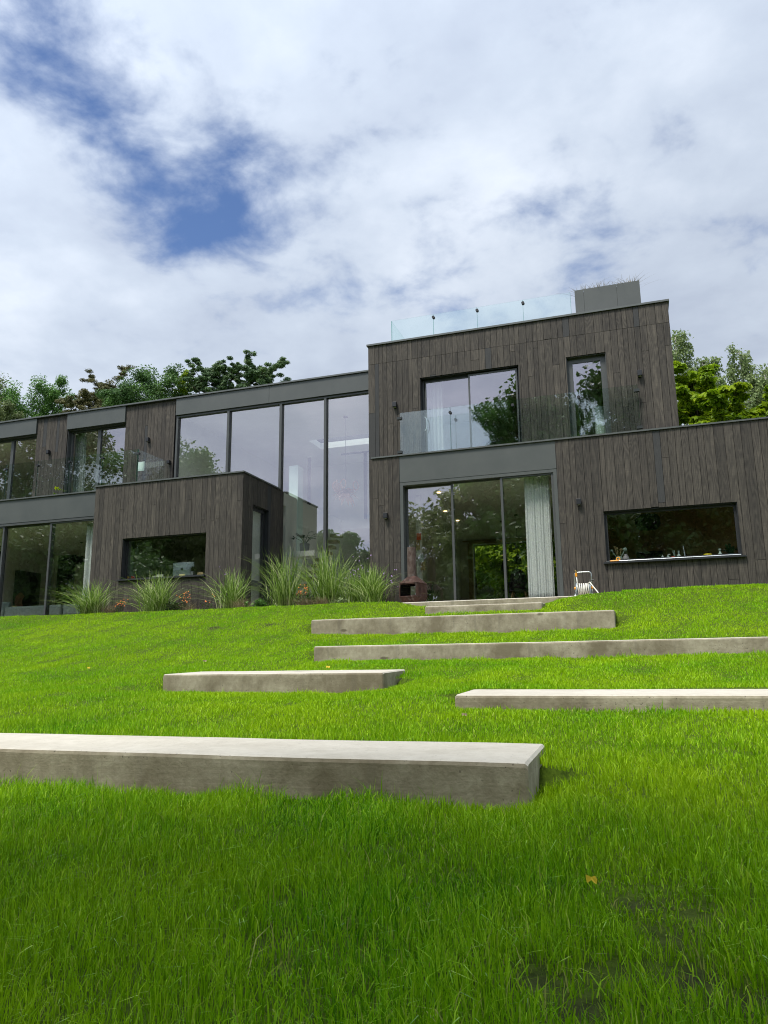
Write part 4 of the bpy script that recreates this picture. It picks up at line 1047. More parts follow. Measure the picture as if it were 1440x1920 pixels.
# pendant lamp over the kitchen
def pendant(name, c, prof, zc, label, mat='black_fabric', n=24, group=None):
    t = thing(name, c, label, 'pendant lamp', group)
    MB().lathe(c, prof, n, cap=False).build('lamp_shade', mat, t)
    MB().tube([(c[0], c[1], c[2] + prof[-1][1] - .02), (c[0], c[1], zc)], .006, 6).build('cord', 'black_plastic', t)
    MB().lathe((c[0], c[1], zc - .02), [(.055, 0), (.05, .02)], 12).build('ceiling_rose', 'black_plastic', t); return t
kc = W(1215.5, 992, 17.6)
pendant('pendant_lamp', (kc.x, 17.6, kc.z), [(.20, 0), (.27, .10), (.27, .20), (.24, .30), (.02, .31)], 4.02, 'wide dark drum pendant lamp hanging in the kitchen behind its long window')
part(MB().box(X_(1193, 1040, 18.4), X_(1242, 1040, 18.4), 18.2, 18.9, FLOOR, Z_(1215, 1036, 18.4)), 'kitchen_island', 'black_plastic')
# hedge trimmer lying along the outer sill
t = thing('pole_pruner', (kX0 + 1.2, YL - .03, kZ0), 'pole pruner with an orange grip lying along the outside sill of the kitchen window', 'garden tool')
zp = kZ0 + .006
a_, b_ = X_(1139, 1054, YL - .03), X_(1392, 1043, YL - .03)
MB().tube([(a_ + .22, YL - .03, zp + .008), (b_ - .02, YL - .035, zp + .008)], .010, 8).build('pole', 'steel', t)
MB().tube([(a_ + .05, YL - .03, zp + .012), (a_ + .22, YL - .03, zp + .016)], [.012, .018], 8).build('grip', 'orange_plastic', t)
th = np.linspace(0, 2 * PI, 14)
MB().tube([(a_ + .21 + .035 * math.cos(v), YL - .03, zp + .045 + .035 * math.sin(v)) for v in th], .009, 7).build('handle', 'orange_plastic', t)
MB().tube([(a_ - .02, YL - .03, zp + .008), (a_ + .06, YL - .03, zp + .012)], [.004, .012], 6).build('blade', 'steel', t)

# --- study desk things
SYv = YL + .34
dz = sZ0 + .012
part(MB().box(sX0 - .1, sX1 + .1, YL + .24, YL + .95, dz - .04, dz - .001), 'desk', 'dark_frame')
def spx(x, Y=SYv): return X_(x, 1075, Y)
m0, m1 = spx(325, SYv + .25), spx(364, SYv + .25)
mt = thing('computer', ((m0 + m1) / 2, SYv + .25, dz), 'silver desktop computer seen from behind, with a dark fruit logo, in the study window', 'computer')
zm0, zm1 = dz + .03, Z_(340, 1055, SYv + .25)
mb = MB(); n = 10
for i in range(n + 1):
    u = i / n; x = m0 + (m1 - m0) * u; bulge = .035 * (1 - (2 * u - 1) ** 2)
    for z in (zm0, zm0 + (zm1 - zm0) * .5, zm1): mb.v.append((x, SYv + .23 - bulge * (1.2 if z not in (zm0, zm1) else .5), z))
for i in range(n):
    for j in range(2):
        a = i * 3 + j; mb.f.append((a, a + 3, a + 4, a + 1)); mb.a.append(.5); mb.mi.append(0)
mb.box(m0, m1, SYv + .236, SYv + .25, zm0, zm1)
mb.build('monitor_shell', 'aluminium', mt, smooth=False)
lc = Vector(((m0 + m1) / 2 - .01, SYv + .178, (zm0 + zm1) / 2 + .02)); mb = MB(); pts = []
for i in range(40):
    a = 2 * PI * i / 40; r = .037 * (1 + .09 * math.cos(2 * a)) - (.010 * math.exp(-((a - PI / 2) / .3) ** 2)) - (.006 * math.exp(-((a - 3 * PI / 2) / .25) ** 2))
    x, z = r * math.cos(a), r * math.sin(a)
    dd = math.hypot(x - .045, z - .006)
    if dd < .021 and dd > 0: x, z = .045 + (x - .045) / dd * .021, .006 + (z - .006) / dd * .021
    pts.append((lc.x + x, lc.y, lc.z + z))
mb.face(pts)
n_ = len(mb.v); lp2 = [(lc.x + .003 + .011 * math.sin(t) * .55 + .010 * t / PI, lc.y, lc.z + .036 + .022 * t / PI) for t in np.linspace(0, PI, 7)] + [(lc.x + .003 - .011 * math.sin(t) * .35 + .010 * t / PI, lc.y, lc.z + .036 + .022 * t / PI) for t in np.linspace(PI, 0, 7)[1:-1]]
mb.face(lp2); lo_ = mb.build('logo', 'logo_black', mt); s_ = lo_.modifiers.new('thick', 'SOLIDIFY'); s_.thickness = .004
MB().box((m0 + m1) / 2 - .09, (m0 + m1) / 2 + .09, SYv + .2, SYv + .34, dz, dz + .008).box((m0 + m1) / 2 - .08, (m0 + m1) / 2 + .08, SYv + .27, SYv + .285, dz + .009, dz + .2).build('stand', 'aluminium', mt)
def card(x0, x1, h, Yc, mat, label, name='card', cat='card', lean=.02, group=None):
    a, b = spx(x0, Yc), spx(x1, Yc); mb = MB()
    mb.face([(a, Yc, dz), (b, Yc, dz), (b, Yc + lean, dz + h), (a, Yc + lean, dz + h)]); mb.face([(a, Yc + .012, dz), (a, Yc + .012 + lean, dz + h), (b, Yc + .012 + lean, dz + h), (b, Yc + .012, dz)])
    mb.face([(a, Yc, dz), (a, Yc + lean, dz + h), (a, Yc + .012 + lean, dz + h), (a, Yc + .012, dz)]); mb.face([(b, Yc, dz), (b, Yc + .012, dz), (b, Yc + .012 + lean, dz + h), (b, Yc + lean, dz + h)]); mb.face([(a, Yc + lean, dz + h), (b, Yc + lean, dz + h), (b, Yc + .012 + lean, dz + h), (a, Yc + .012 + lean, dz + h)])
    return tag(mb.build(name, mat), label, cat, group)
card(335, 346, .10, SYv + .02, 'yellow_card', 'small yellow card leaning in front of the computer')
card(346.8, 353, .05, SYv + .03, 'blue_card', 'bright blue card between the yellow card and the grey plant pot')
card(285.5, 299, .105, SYv + .10, 'pale_card', 'pale green paper stack behind the white box in the study window', 'paper_stack', 'paper')
card(293, 305.5, .125, SYv + .06, 'pale_card', 'taller pale yellow folder in the middle of the study window', 'folder', 'folder')
tag(MB().box(spx(281), spx(296), SYv + .0, SYv + .05, dz, dz + .04).build('white_box', 'white_paint', bevel=.004), 'flat white box lying low in the study window', 'box')
card(369, 380, .125, SYv + .05, 'brown_card', 'brown patterned card standing at the right end of the study window', lean=.03)
t = thing('pen_pot', (spx(240.7), SYv, dz), 'ochre pen pot at the left end of the study window', 'pen pot')
MB().lathe((spx(240.7), SYv, dz), [(.034, 0), (.034, .11), (.029, .11), (.029, .02)], 14).build('pot', 'ochre', t)
for dx, h in ((-.015, .15), (.012, .165), (.02, .145)): MB().tube([(spx(240.7) + dx * .5, SYv, dz + .02), (spx(240.7) + dx, SYv, dz + h)], .005, 6).build('pen', 'black_plastic', t)
t = thing('mug', (spx(249), SYv, dz), 'red mug beside the ochre pen pot', 'mug')
MB().lathe((spx(249), SYv, dz), [(.036, 0), (.038, .105), (.033, .105), (.031, .015)], 16).build('mug_body', 'red_glaze', t)
MB().tube([(spx(249) + .034 + .028 * math.sin(v), SYv, dz + .055 + .034 * math.cos(v)) for v in np.linspace(0, PI, 9)], .006, 7).build('handle', 'red_glaze', t)
t = thing('desk_plant', (spx(358.3), SYv + .06, dz), 'spiky green plant in a square grey pot in front of the computer', 'potted plant')
px_ = spx(358.3); MB().box(px_ - .052, px_ + .052, SYv + .01, SYv + .11, dz, dz + .15).build('pot', 'grey_pot', t, bevel=.004)
rg = random.Random(4); mb = MB()
for i in range(46):
    a = rg.uniform(0, 2 * PI); el = rg.uniform(.3, 1.4); l_ = rg.uniform(.08, .17); p0 = Vector((px_, SYv + .06, dz + .145)); d_ = Vector((math.cos(a) * math.cos(el), math.sin(a) * math.cos(el), math.sin(el))); s_ = Vector((-math.sin(a), math.cos(a), 0)) * .014
    mb.face([p0 - s_ * .4, p0 + s_ * .4, p0 + d_ * l_ * .6 + s_, p0 + d_ * l_, p0 + d_ * l_ * .6 - s_], rg.random())
mb.build('leaves', 'herb_leaf', t)
tag(MB().box(spx(238.5, YL + 1.2), spx(247, YL + 1.2), YL + 1.2, YL + 1.25, dz - .2, sZ1 + .2).build('study_blind', 'mint_column'), 'pale mint blind panel hanging at the left edge of the study window', 'blind')

# --- hall: plant, chandelier
hp = (X_(571, 1034, 18.66), 18.66, pz)
t = thing('potted_plant', hp, 'broad leaved plant in a dark pot on the plinth inside the tall glazing', 'potted plant')
MB().lathe(hp, [(.115, 0), (.14, .24), (.128, .24), (.12, .2)], 18).build('pot', 'grey_pot', t)
rg = random.Random(12); mb = MB(); st_ = MB()
for i in range(13):
    a = rg.uniform(0, 2 * PI); l_ = rg.uniform(.25, .42); el = rg.uniform(.5, 1.25)
    p0 = Vector(hp) + Vector((0, 0, .22)); e0 = p0 + Vector((math.cos(a) * math.cos(el), math.sin(a) * math.cos(el) * .6, math.sin(el))) * l_
    st_.tube([p0, p0.lerp(e0, .5) + Vector((0, 0, .03)), e0], .006, 5)
    out = Vector((math.cos(a), math.sin(a) * .6, -.15)).normalized(); sd = Vector((-math.sin(a), math.cos(a), .35)).normalized(); s_ = .10 * rg.uniform(.8, 1.2); rn = rg.random()
    for k_ in range(-2, 3):
        d_ = (out * math.cos(k_ * .62) + sd * math.sin(k_ * .62)); n_ = d_.cross(Vector((0, 0, 1))).normalized()
        mb.face([e0, e0 + d_ * s_ * .8 + n_ * s_ * .26, e0 + d_ * s_ * 1.35, e0 + d_ * s_ * .8 - n_ * s_ * .26], rn)
mb.build('leaves', 'house_leaf', t); st_.build('stalk', 'house_leaf', t)
ccz = Z_(648, 925, 20.0); cc = (X_(648, 925, 20.0), 20.0, ccz)
t = thing('chandelier', cc, 'copper toned chandelier of curled petals hanging inside the tall glazing', 'pendant lamp')
rg = random.Random(21); mb = MB()
for i in range(46):
    a = rg.uniform(0, 2 * PI); el = rg.uniform(-.9, .75); l_ = rg.uniform(.22, .42)
    d_ = Vector((math.cos(a) * math.cos(el), math.sin(a) * math.cos(el), math.sin(el))); s_ = Vector((-math.sin(a), math.cos(a), 0)); up_ = s_.cross(d_)
    prev = None; w0 = .055
    for k_ in range(7):
        v = k_ / 6; p_ = Vector(cc) + d_ * l_ * v + up_ * (-.16 * math.sin(v * 2.4) * l_) - Vector((0, 0, .10 * v * v)); w_ = w0 * math.sin(PI * min(.98, .12 + v * .86))
        if prev: mb.face([prev[0] - s_ * prev[1], prev[0] + s_ * prev[1], p_ + s_ * w_, p_ - s_ * w_], rg.random())
        prev = (p_, w_)
for i in range(6):
    a = rg.uniform(0, 2 * PI); o_ = Vector(cc) + Vector((math.cos(a) * .3, math.sin(a) * .3, .22)); ax1 = Vector((math.cos(a + 1), math.sin(a + 1), 0)); ax2 = Vector((0, 0, 1))
    mb.tube([o_ + ax1 * .11 * math.cos(v) + ax2 * .13 * math.sin(v) for v in np.linspace(0, 2 * PI, 16)], .022, 6, rg.random())
mb.build('petals', 'copper_leaf', t); MB().tube([cc, (cc[0], cc[1], 7.32)], .006, 6).build('cord', 'black_plastic', t)
MB().lathe((cc[0], cc[1], 7.29), [(.07, 0), (.06, .03)], 12).build('ceiling_rose', 'black_plastic', t)

# --- dining room: chair, pendant lamps, wall hanging, plant, sideboard
DCY = 17.9
dc = (X_(974.5, 1118, DCY), DCY, FLOOR)
t = thing('dining_chair', dc, 'black high backed chair with splayed wooden legs behind the curtained door', 'chair')
mb = MB(); prof_ = [(.17, .44), (.215, .56), (.20, .72), (.15, .86), (.07, .93)]
zs_ = prof_; 
for sgn in (0,):
    ringp = []
    for hw, z in zs_:
        for k_ in range(9):
            u = -1 + k_ / 4; mb.v.append((dc[0] + hw * u, DCY - .20 + .10 * u * u - .06 * (z - .44), FLOOR + z))
    for j in range(len(zs_) - 1):
        for k_ in range(8):
            a = j * 9 + k_; mb.f.append((a, a + 1, a + 10, a + 9)); mb.a.append(.5); mb.mi.append(0)
o = mb.build('backrest', 'black_plastic', t, smooth=True); s_ = o.modifiers.new('thick', 'SOLIDIFY'); s_.thickness = .02
MB().box(dc[0] - .22, dc[0] + .22, DCY - .19, DCY + .24, FLOOR + .41, FLOOR + .45).build('seat', 'black_plastic', t, bevel=.015)
for sx in (-1, 1):
    for sy in (-1, 1): MB().tube([(dc[0] + sx * .14, DCY + sy * .12, FLOOR + .41), (dc[0] + sx * .23, DCY + sy * .21, FLOOR)], [.018, .012], 8).build('leg', 'oak_wood', t)
    MB().box(dc[0] + sx * .055 - .013, dc[0] + sx * .055 + .013, DCY - .232 - .03, DCY - .225 - .01, FLOOR + .775, FLOOR + .82).build('slot', 'paper', t)
MB().box(dc[0] - .17, dc[0] + .17, DCY - .16, DCY - .14, FLOOR + .19, FLOOR + .21).build('stretcher', 'oak_wood', t)
for x, y0, y1, Y, lb in ((971.5, 1057, 1038, 20.2, 'black cone pendant lamp hanging above the black chair'), (945, 1071, 1052, 21.0, 'black cone pendant lamp half hidden by the middle door frame')):
    c = W(x, y0, Y); h = (y0 - y1) / F_PX * Y
    pendant('pendant_lamp', (c.x, Y, c.z), [(.105, 0), (.085, h * .4), (.03, h), (.012, h * 1.02)], 4.02, lb, group='black cone pendant lamps in the dining room')
mb = MB().box(X_(953, 1090, 19), X_(967, 1090, 19), 19, 19.4, FLOOR, FLOOR + .78); tag(mb.build('side_table', 'black_plastic', bevel=.01), 'dark side table left of the black chair in the dining room', 'table')
t = thing('wall_hanging', (X_(791, 1050, 16.9), 16.9, FLOOR + .9), 'hanging of red, brown and pale papers on the wall behind the fire pit chimney', 'wall hanging')
for i, (x0, y0, x1, y1, mt_) in enumerate(((781, 1000, 789, 1012, 'red_box'), (785, 1040, 794, 1054, 'paper'), (788, 1053, 797, 1069, 'brown_card'), (779, 1013, 787, 1030, 'brown_card'))):
    a, b = W(x0, y0, 16.9), W(x1, y1, 16.9); MB().box(a.x, b.x, 16.90 + i * .012, 16.91 + i * .012, b.z, a.z).build('sheet', mt_, t)
part(MB().box(X_(781, 1050, 16.97), X_(782, 1050, 16.97) + .1, 16.97, 17.1, FLOOR, 4.0), 'room_post', 'plaster')
def blades_plant(name, c, n, L, w, mat, label, cat, seed, spread=.25, stiff=.9):
    rg = random.Random(seed); mb = MB()
    for i in range(n):
        a = rg.uniform(0, 2 * PI); l_ = L * rg.uniform(.55, 1); out = spread * rg.uniform(.2, 1)
        s_ = Vector((-math.sin(a), math.cos(a), 0)) * w; prev = None; rn = rg.random()
        for k_ in range(5):
            v = k_ / 4; p_ = Vector(c) + Vector((math.cos(a) * out * v ** 1.5 + .04 * math.cos(a * 3), math.sin(a) * out * v ** 1.5 + .04 * math.sin(a * 3), l_ * v)); ww = s_ * (1 - v ** 3)
            if prev: mb.face([prev[0] - prev[1], prev[0] + prev[1], p_ + ww + Vector((1e-4, 0, 0)), p_ - ww], rn)
            prev = (p_, ww)
    return tag(mb.build(name, mat), label, cat)
blades_plant('snake_plant', (X_(808, 1110, 16.7), 16.7, FLOOR), 26, .62, .022, 'house_leaf', 'dark spiky plant on the floor behind the fire pit, inside the doors', 'plant', 3, .3)

# --- living room: sofa, picture, pendant
SFY = 17.6
sa, sb_ = X_(5, 1135, SFY), bX0 - .3
t = thing('sofa', ((sa + sb_) / 2, SFY, 1.29), 'grey green sofa with its back to the living room doors', 'sofa')
sz = Z_(50, 1136, SFY)
cushw = (sb_ - sa) / 2
for i in range(2):
    MB().box(sa + .06 + i * cushw, sa + (i + 1) * cushw, SFY, SFY + .22, 1.55, sz - i * .0).build('back_cushion', 'sofa_fabric', t, bevel=.06)
MB().box(sa, sb_ + .1, SFY - .02, SFY + .95, 1.29, 1.54).build('base', 'sofa_fabric', t, bevel=.04)
MB().box(sa - .12, sa + .04, SFY - .02, SFY + .95, 1.29, sz - .08).build('armrest', 'sofa_fabric', t, bevel=.05)
mb = MB(); c = W(25, 1139, SFY + .3); mb.face([(c.x - .22, SFY + .3, c.z - .3), (c.x + .25, SFY + .32, c.z - .28), (c.x + .12, SFY + .35, c.z + .02), (c.x - .1, SFY + .33, c.z + .08)])
o = mb.build('cushion', 'cushion_yellow', bevel=0); s_ = o.modifiers.new('thick', 'SOLIDIFY'); s_.thickness = .12; b2 = o.modifiers.new('bev', 'BEVEL'); b2.width = .05; b2.segments = 3; tag(o, 'yellow cushion on the left end of the grey green sofa', 'cushion')
mb = MB(); c = W(8, 1135, SFY + .26); mb.box(c.x - .18, c.x + .2, SFY + .24, SFY + .36, c.z - .35, c.z + .10); tag(mb.build('cushion', 'sofa_fabric', bevel=.05), 'grey cushion beside the yellow one at the sofa end', 'cushion')
# picture on the left hand wall
Xw = -19.55
def onX(x, y, X): d = ray(x, y); return d * (X / d.x)
A_, B2, C2, D2 = onX(29, 1068, Xw), onX(76, 1076, Xw), onX(71, 1134, Xw), onX(24, 1136, Xw)
y0_, y1_ = A_.y, B2.y; zt_, zb_ = (A_.z + B2.z) / 2, 1.75
t = thing('picture', (Xw, (y0_ + y1_) / 2, zb_), 'large abstract picture with pink and dark rounded shapes on the living room wall', 'picture')
MB().box(Xw, Xw + .03, y0_, y1_, zb_, zt_).build('canvas', 'canvas_green', t)
for cy, cz, ry, rz, m_ in ((.25, .28, .20, .26, 'canvas_pink'), (.72, .74, .15, .20, 'canvas_dark'), (.62, .3, .28, .22, 'canvas_dark')):
    mb = MB(); mb.face([(Xw + .034 + (.003 if m_ == 'canvas_dark' else 0), y0_ + (y1_ - y0_) * (cy + ry * math.cos(a) * (1 + .15 * math.sin(3 * a))), zb_ + (zt_ - zb_) * (cz + rz * math.sin(a))) for a in np.linspace(0, 2 * PI, 24)[:-1]]); mb.build('painted_shape', m_, t)
part(MB().box(X_(112, 1040, 21.65), X_(141, 1040, 21.65), 21.6, 21.69, 1.3, Z_(125, 1036, 21.65)), 'inner_doorway', 'black_fabric')
c = W(150, 1058, 19.5)
pendant('pendant_lamp', (c.x, 19.5, c.z), [(.13, 0), (.17, .10), (.15, .22), (.04, .27)], 4.02, 'round black pendant lamp half behind the living room curtain')
# --- bedroom things
a, b = W(1117, 765, 16.8), W(1134, 812, 16.8)
tag(MB().lathe(((a.x + b.x) / 2, 16.8, ZF - .06), [(.13, 0), (.115, a.z - ZF + .06)], 20).build('floor_lamp_shade', 'mint_column'), 'tall pale column lamp behind the narrow tower window', 'floor lamp')
c = W(797, 795, YT + .06)
mb = MB().tube([(c.x + .05 * math.sin(v), YT + .04, c.z - .16 * math.cos(v)) for v in np.linspace(0, PI, 10)], .012, 7); part(mb, 'door_handle', 'steel')
tag(MB().box(X_(259.5, 870, Yq + .25), X_(271, 870, Yq + .25), Yq + .24, Yq + .25, Z_(265, 883, Yq + .25), Z_(265, 866, Yq + .25)).build('notice', 'paper'), 'pale paper notice behind the corner of the left balcony glass', 'notice')

# ================================================================== VEGETATION
def clump_leaves(rg, centres, per, rad, size, flat=1.0, aspect=.55, droop=0.0, up=.35):
    """leaf quads scattered round clump centres; returns (n,4,3)"""
    C_ = np.repeat(np.asarray(centres), per, 0); n = len(C_)
    R_ = np.repeat(np.broadcast_to(np.asarray(rad, float), (len(centres),)), per)
    off = rg.normal(0, 1, (n, 3)); off /= np.maximum(np.linalg.norm(off, axis=1, keepdims=True), 1e-6)
    off *= (rg.random((n, 1)) ** .45) * R_[:, None]; off[:, 2] *= flat
    P = C_ + off
    nrm_ = rg.normal(0, 1, (n, 3)); nrm_[:, 2] = np.abs(nrm_[:, 2]) + up; nrm_ += off / np.maximum(R_[:, None], 1e-6) * .8
    nrm_ /= np.linalg.norm(nrm_, axis=1, keepdims=True)
    u_ = rg.normal(0, 1, (n, 3)); u_[:, 2] -= droop * 2
    u_ -= nrm_ * (u_ * nrm_).sum(1, keepdims=True); u_ /= np.linalg.norm(u_, axis=1, keepdims=True); v_ = np.cross(nrm_, u_)
    s_ = size * rg.uniform(.6, 1.3, (n, 1))
    return np.stack([P - u_ * s_ * .5, P + v_ * s_ * aspect * .5 - u_ * s_ * .05, P + u_ * s_ * .6 - nrm_ * s_ * .12, P - v_ * s_ * aspect * .5 - u_ * s_ * .05], 1)
def tree(base, H, R, crown0, kind, leaf, per, leaf_size, seed, label, group, name='tree', nl=14, bark='bark', trunk_r=.22, top=1.0):
    flat = {'round': .72, 'pine': .45, 'birch': 1.1, 'maple': .42}[kind]
    t = thing(name, base, label, 'tree', group); b = Vector(base); goal = H
    for attempt in range(4):                # settle the height so that the topmost leaves reach H
        rg = random.Random(seed); ng = np.random.default_rng(seed)
        mb = MB()
        lean = Vector((rg.uniform(-.012, .012), rg.uniform(-.012, .012), 0)) * H
        def tp(v): return b + Vector((0, 0, H * v)) + lean * v + Vector(((math.sin(v * 5 + seed) - math.sin(seed)) * .008 * H, (math.cos(v * 4 + seed) - math.cos(seed)) * .008 * H, 0))
        th = .92
        mb.tube([tp(v * th) for v in np.linspace(0, 1, 9)], [trunk_r * (1 - .85 * v) + .015 for v in np.linspace(0, 1, 9)], 8)
        cen = []; rad = []
        for i in range(nl):
            v = crown0 + (th - crown0) * ((i + .5) / nl) ** (.9); az = i * 2.39996 + rg.uniform(-.4, .4)
            w = (v - crown0) / max(.01, 1 - crown0)
            if kind == 'round': ext = R * (math.sin(PI * (.14 + .80 * w)) ** .7)
            elif kind == 'pine': ext = R * (.55 + .6 * math.sin(PI * w)) * rg.uniform(.7, 1.1)
            elif kind == 'birch': ext = R * (1 - w * .75) * rg.uniform(.7, 1)
            else: ext = R * rg.uniform(.55, 1)
            el = {'round': .35 + .75 * w, 'pine': .15 + .5 * w, 'birch': .7, 'maple': .25 + .5 * w}[kind]
            p0 = tp(v); d_ = Vector((math.cos(az) * math.cos(el), math.sin(az) * math.cos(el), math.sin(el)))
            p1 = p0 + d_ * ext * .5 + Vector((0, 0, .05 * ext)); p2 = p0 + d_ * ext * .95 + Vector((rg.uniform(-.1, .1), rg.uniform(-.1, .1), (.12 if kind != 'birch' else -.15))) * ext
            lr = trunk_r * .34 * (1 - .5 * w)
            mb.tube([p0, p1, p2], [lr, lr * .6, lr * .2], 6)
            ns = 5 if kind != 'birch' else 6
            for k_ in range(ns):
                q0 = p0.lerp(p1, rg.uniform(.5, 1)) if k_ < 2 else p1.lerp(p2, rg.uniform(0, .95))
                a2 = az + rg.uniform(-1.3, 1.3); e2 = el + rg.uniform(-.5, .6)
                dd = Vector((math.cos(a2) * math.cos(e2), math.sin(a2) * math.cos(e2), math.sin(e2)))
                q1 = q0 + dd * ext * rg.uniform(.22, .42)
                mb.tube([q0, q0.lerp(q1, .5) + Vector((0, 0, .02 * ext)), q1], [lr * .4, lr * .25, lr * .08], 5)
                if kind == 'birch':
                    hang = rg.uniform(.6, 1.5) * R * .45
                    for s_ in range(4):
                        cen.append(q1 + Vector((rg.uniform(-.15, .15), rg.uniform(-.15, .15), -hang * s_ / 3.0))); rad.append(R * rg.uniform(.07, .14))
                else:
                    cen.append(q1); rad.append(R * (rg.uniform(.17, .27) if kind != 'maple' else rg.uniform(.12, .2)))
                    if k_ % 2 == 0: cen.append(q0.lerp(q1, .5)); rad.append(R * rg.uniform(.14, .2))
            cen.append(p2); rad.append(R * rg.uniform(.2, .28))
        cen.append(tp(th)); rad.append(R * .2)
        if kind in ('round', 'maple'):      # rounded, bumpy outline
            cz = H * (crown0 + .93) / 2; az_ = H * (.93 - crown0) / 2
            for i in range(int(nl * 6)):
                v_ = ng.normal(0, 1, 3); v_ /= np.linalg.norm(v_); f_ = ng.uniform(.62, .98)
                cen.append(b + Vector((v_[0] * R * .82 * f_, v_[1] * R * .82 * f_, cz + v_[2] * az_ * f_))); rad.append(R * (ng.uniform(.13, .24) if kind == 'round' else ng.uniform(.09, .16)))
        if kind == 'pine':
            rad = [r * .62 for r in rad]
            for i in range(nl * 7):
                a_ = ng.uniform(0, 6.28); w_ = ng.uniform(.25, 1); r_ = R * ng.uniform(.2, .85) * math.sin(PI * (.25 + .65 * w_))
                cen.append(b + Vector((r_ * math.cos(a_), r_ * math.sin(a_), H * (crown0 + (.95 - crown0) * w_)))); rad.append(R * ng.uniform(.09, .20))
        topz = max(c.z + r * flat * .85 for c, r in zip(cen, rad)) - b.z
        if abs(topz - goal) < .02 * goal or attempt == 3: break
        H = max(H * .3, H - (topz - goal))
    up_ = [c for c in cen if c.z > b.z + goal * .6] or cen
    sh = Vector((sum(c.x for c in up_) / len(up_) - b.x, sum(c.y for c in up_) / len(up_) - b.y, 0))
    cen = [c - sh for c in cen]; mb.v = [(x - sh.x, y - sh.y, z) for x, y, z in mb.v]
    mb.build('trunk', bark, t, smooth=True)
    asp = {'round': .6, 'pine': .30, 'birch': .55, 'maple': .75}[kind]
    V = clump_leaves(ng, [tuple(c) for c in cen], per, rad, leaf_size, flat, asp, .6 if kind == 'birch' else 0, .5 if kind == 'maple' else .2)
    n = len(V); cl = np.repeat(ng.random(len(cen)), per); rnd_ = .55 * cl + .45 * ng.random(n)
    np_mesh('crown', V, [(0, 1, 2, 3)], leaf, t, rnd=rnd_); return t
def gz(x, y): return float(ground(x, y)) - .1
def back_tree(x, y_top, Y, R, crown0, kind, leaf, per, ls, seed, label, group='trees rising behind the house', **kw):
    q = W(x, y_top, Y); z0 = gz(q.x, Y); return tree((q.x, Y, z0), (q.z - z0 - {'round': .30, 'pine': .28, 'birch': 0.0, 'maple': .2}[kind] * R), R, crown0, kind, leaf, per, ls, seed, label, group, **kw)
B_ = back_tree
B_(-30, 678, 50, 3.90, .30, 'round', 'willow_leaf', 110, .17, 1, 'grey green tree cut by the left picture edge above the wing roof')
B_(52, 688, 52, 3.92, .30, 'round', 'green_leaf', 130, .17, 2, 'broad mid green tree behind the left end of the wing, first from the left edge')
B_(105, 696, 54, 2.70, .30, 'round', 'green_leaf', 130, .17, 23, 'rounded mid green tree beside the broad one, at the dip of the skyline')
B_(12, 740, 46, 2.47, .40, 'round', 'willow_leaf', 110, .15, 22, 'low pale green bush like tree peeping over the left end of the wing roof')
B_(150, 722, 50, 2.29, .40, 'pine', 'pine_brown', 142, .19, 3, 'brownish pine in the dip between the mid green tree and the dark oak')
B_(180, 712, 55, 2.43, .40, 'pine', 'pine_brown', 142, .19, 24, 'second brownish pine in the dip, right against the leaning one')
B_(212, 680, 54, 2.66, .45, 'pine', 'pine_brown', 142, .19, 4, 'taller brownish pine leaning behind the left side of the dark oak')
B_(228, 706, 47, 2.38, .35, 'round', 'oak_leaf', 150, .16, 25, 'lower dark green tree in front of the big dome, above the narrow pier')
B_(290, 660, 50, 3.64, .35, 'round', 'oak_leaf', 170, .17, 5, 'big dark green oak like tree, the tallest dome above the wing roof', nl=18)
B_(345, 688, 52, 1.5, .45, 'round', 'maple_leaf', 60, .17, 6, 'small yellowish green tree between the dark oak and the pines')
B_(394, 658, 52, 2.07, .60, 'pine', 'pine_needle', 172, .20, 7, 'dark pine with open branches, left of the two pines above the tall glazing', nl=16)
B_(436, 676, 54, 1.38, .60, 'pine', 'pine_needle', 165, .20, 26, 'small dark pine between the two bigger pines above the tall glazing', nl=14)
B_(490, 661, 53, 2.30, .62, 'pine', 'pine_needle', 180, .20, 8, 'dark pine with a ragged crown, nearest to the tower', nl=18)
B_(1262, 612, 42, 2.24, .30, 'birch', 'birch_leaf', 22, .15, 9, 'tall drooping birch half hidden behind the right edge of the tower', bark='birch_bark', trunk_r=.10, nl=20)
B_(1318, 656, 42, 2.10, .30, 'birch', 'birch_leaf', 26, .15, 10, 'drooping grey green birch behind the yellow green maple', bark='birch_bark', trunk_r=.10, nl=20)
B_(1384, 641, 43, 2.10, .30, 'birch', 'birch_leaf', 15, .15, 11, 'slender see through birch standing clear against the sky at the right', bark='birch_bark', trunk_r=.10, nl=18)
B_(1434, 678, 42, 2.52, .30, 'birch', 'birch_leaf', 33, .15, 12, 'weeping birch cut by the right picture edge', bark='birch_bark', trunk_r=.10, nl=20)
B_(1296, 676, 36, 1.7, .28, 'maple', 'maple_leaf', 70, .25, 13, 'bright yellow green maple behind the kitchen roof, touching the tower edge', group='yellow green maples', nl=22, trunk_r=.12)
B_(1345, 702, 34, 1.5, .28, 'maple', 'maple_leaf', 70, .25, 27, 'bright yellow green maple behind the kitchen roof, between two others', group='yellow green maples', nl=20, trunk_r=.12)
B_(1400, 720, 35, 1.7, .28, 'maple', 'maple_leaf', 70, .25, 14, 'bright yellow green maple behind the kitchen roof, at the right picture edge', group='yellow green maples', nl=22, trunk_r=.12)
B_(1462, 751, 33, 1.8, .28, 'maple', 'maple_leaf', 70, .25, 28, 'bright yellow green maple cut by the right picture edge, lowest of them', group='yellow green maples', nl=20, trunk_r=.12)
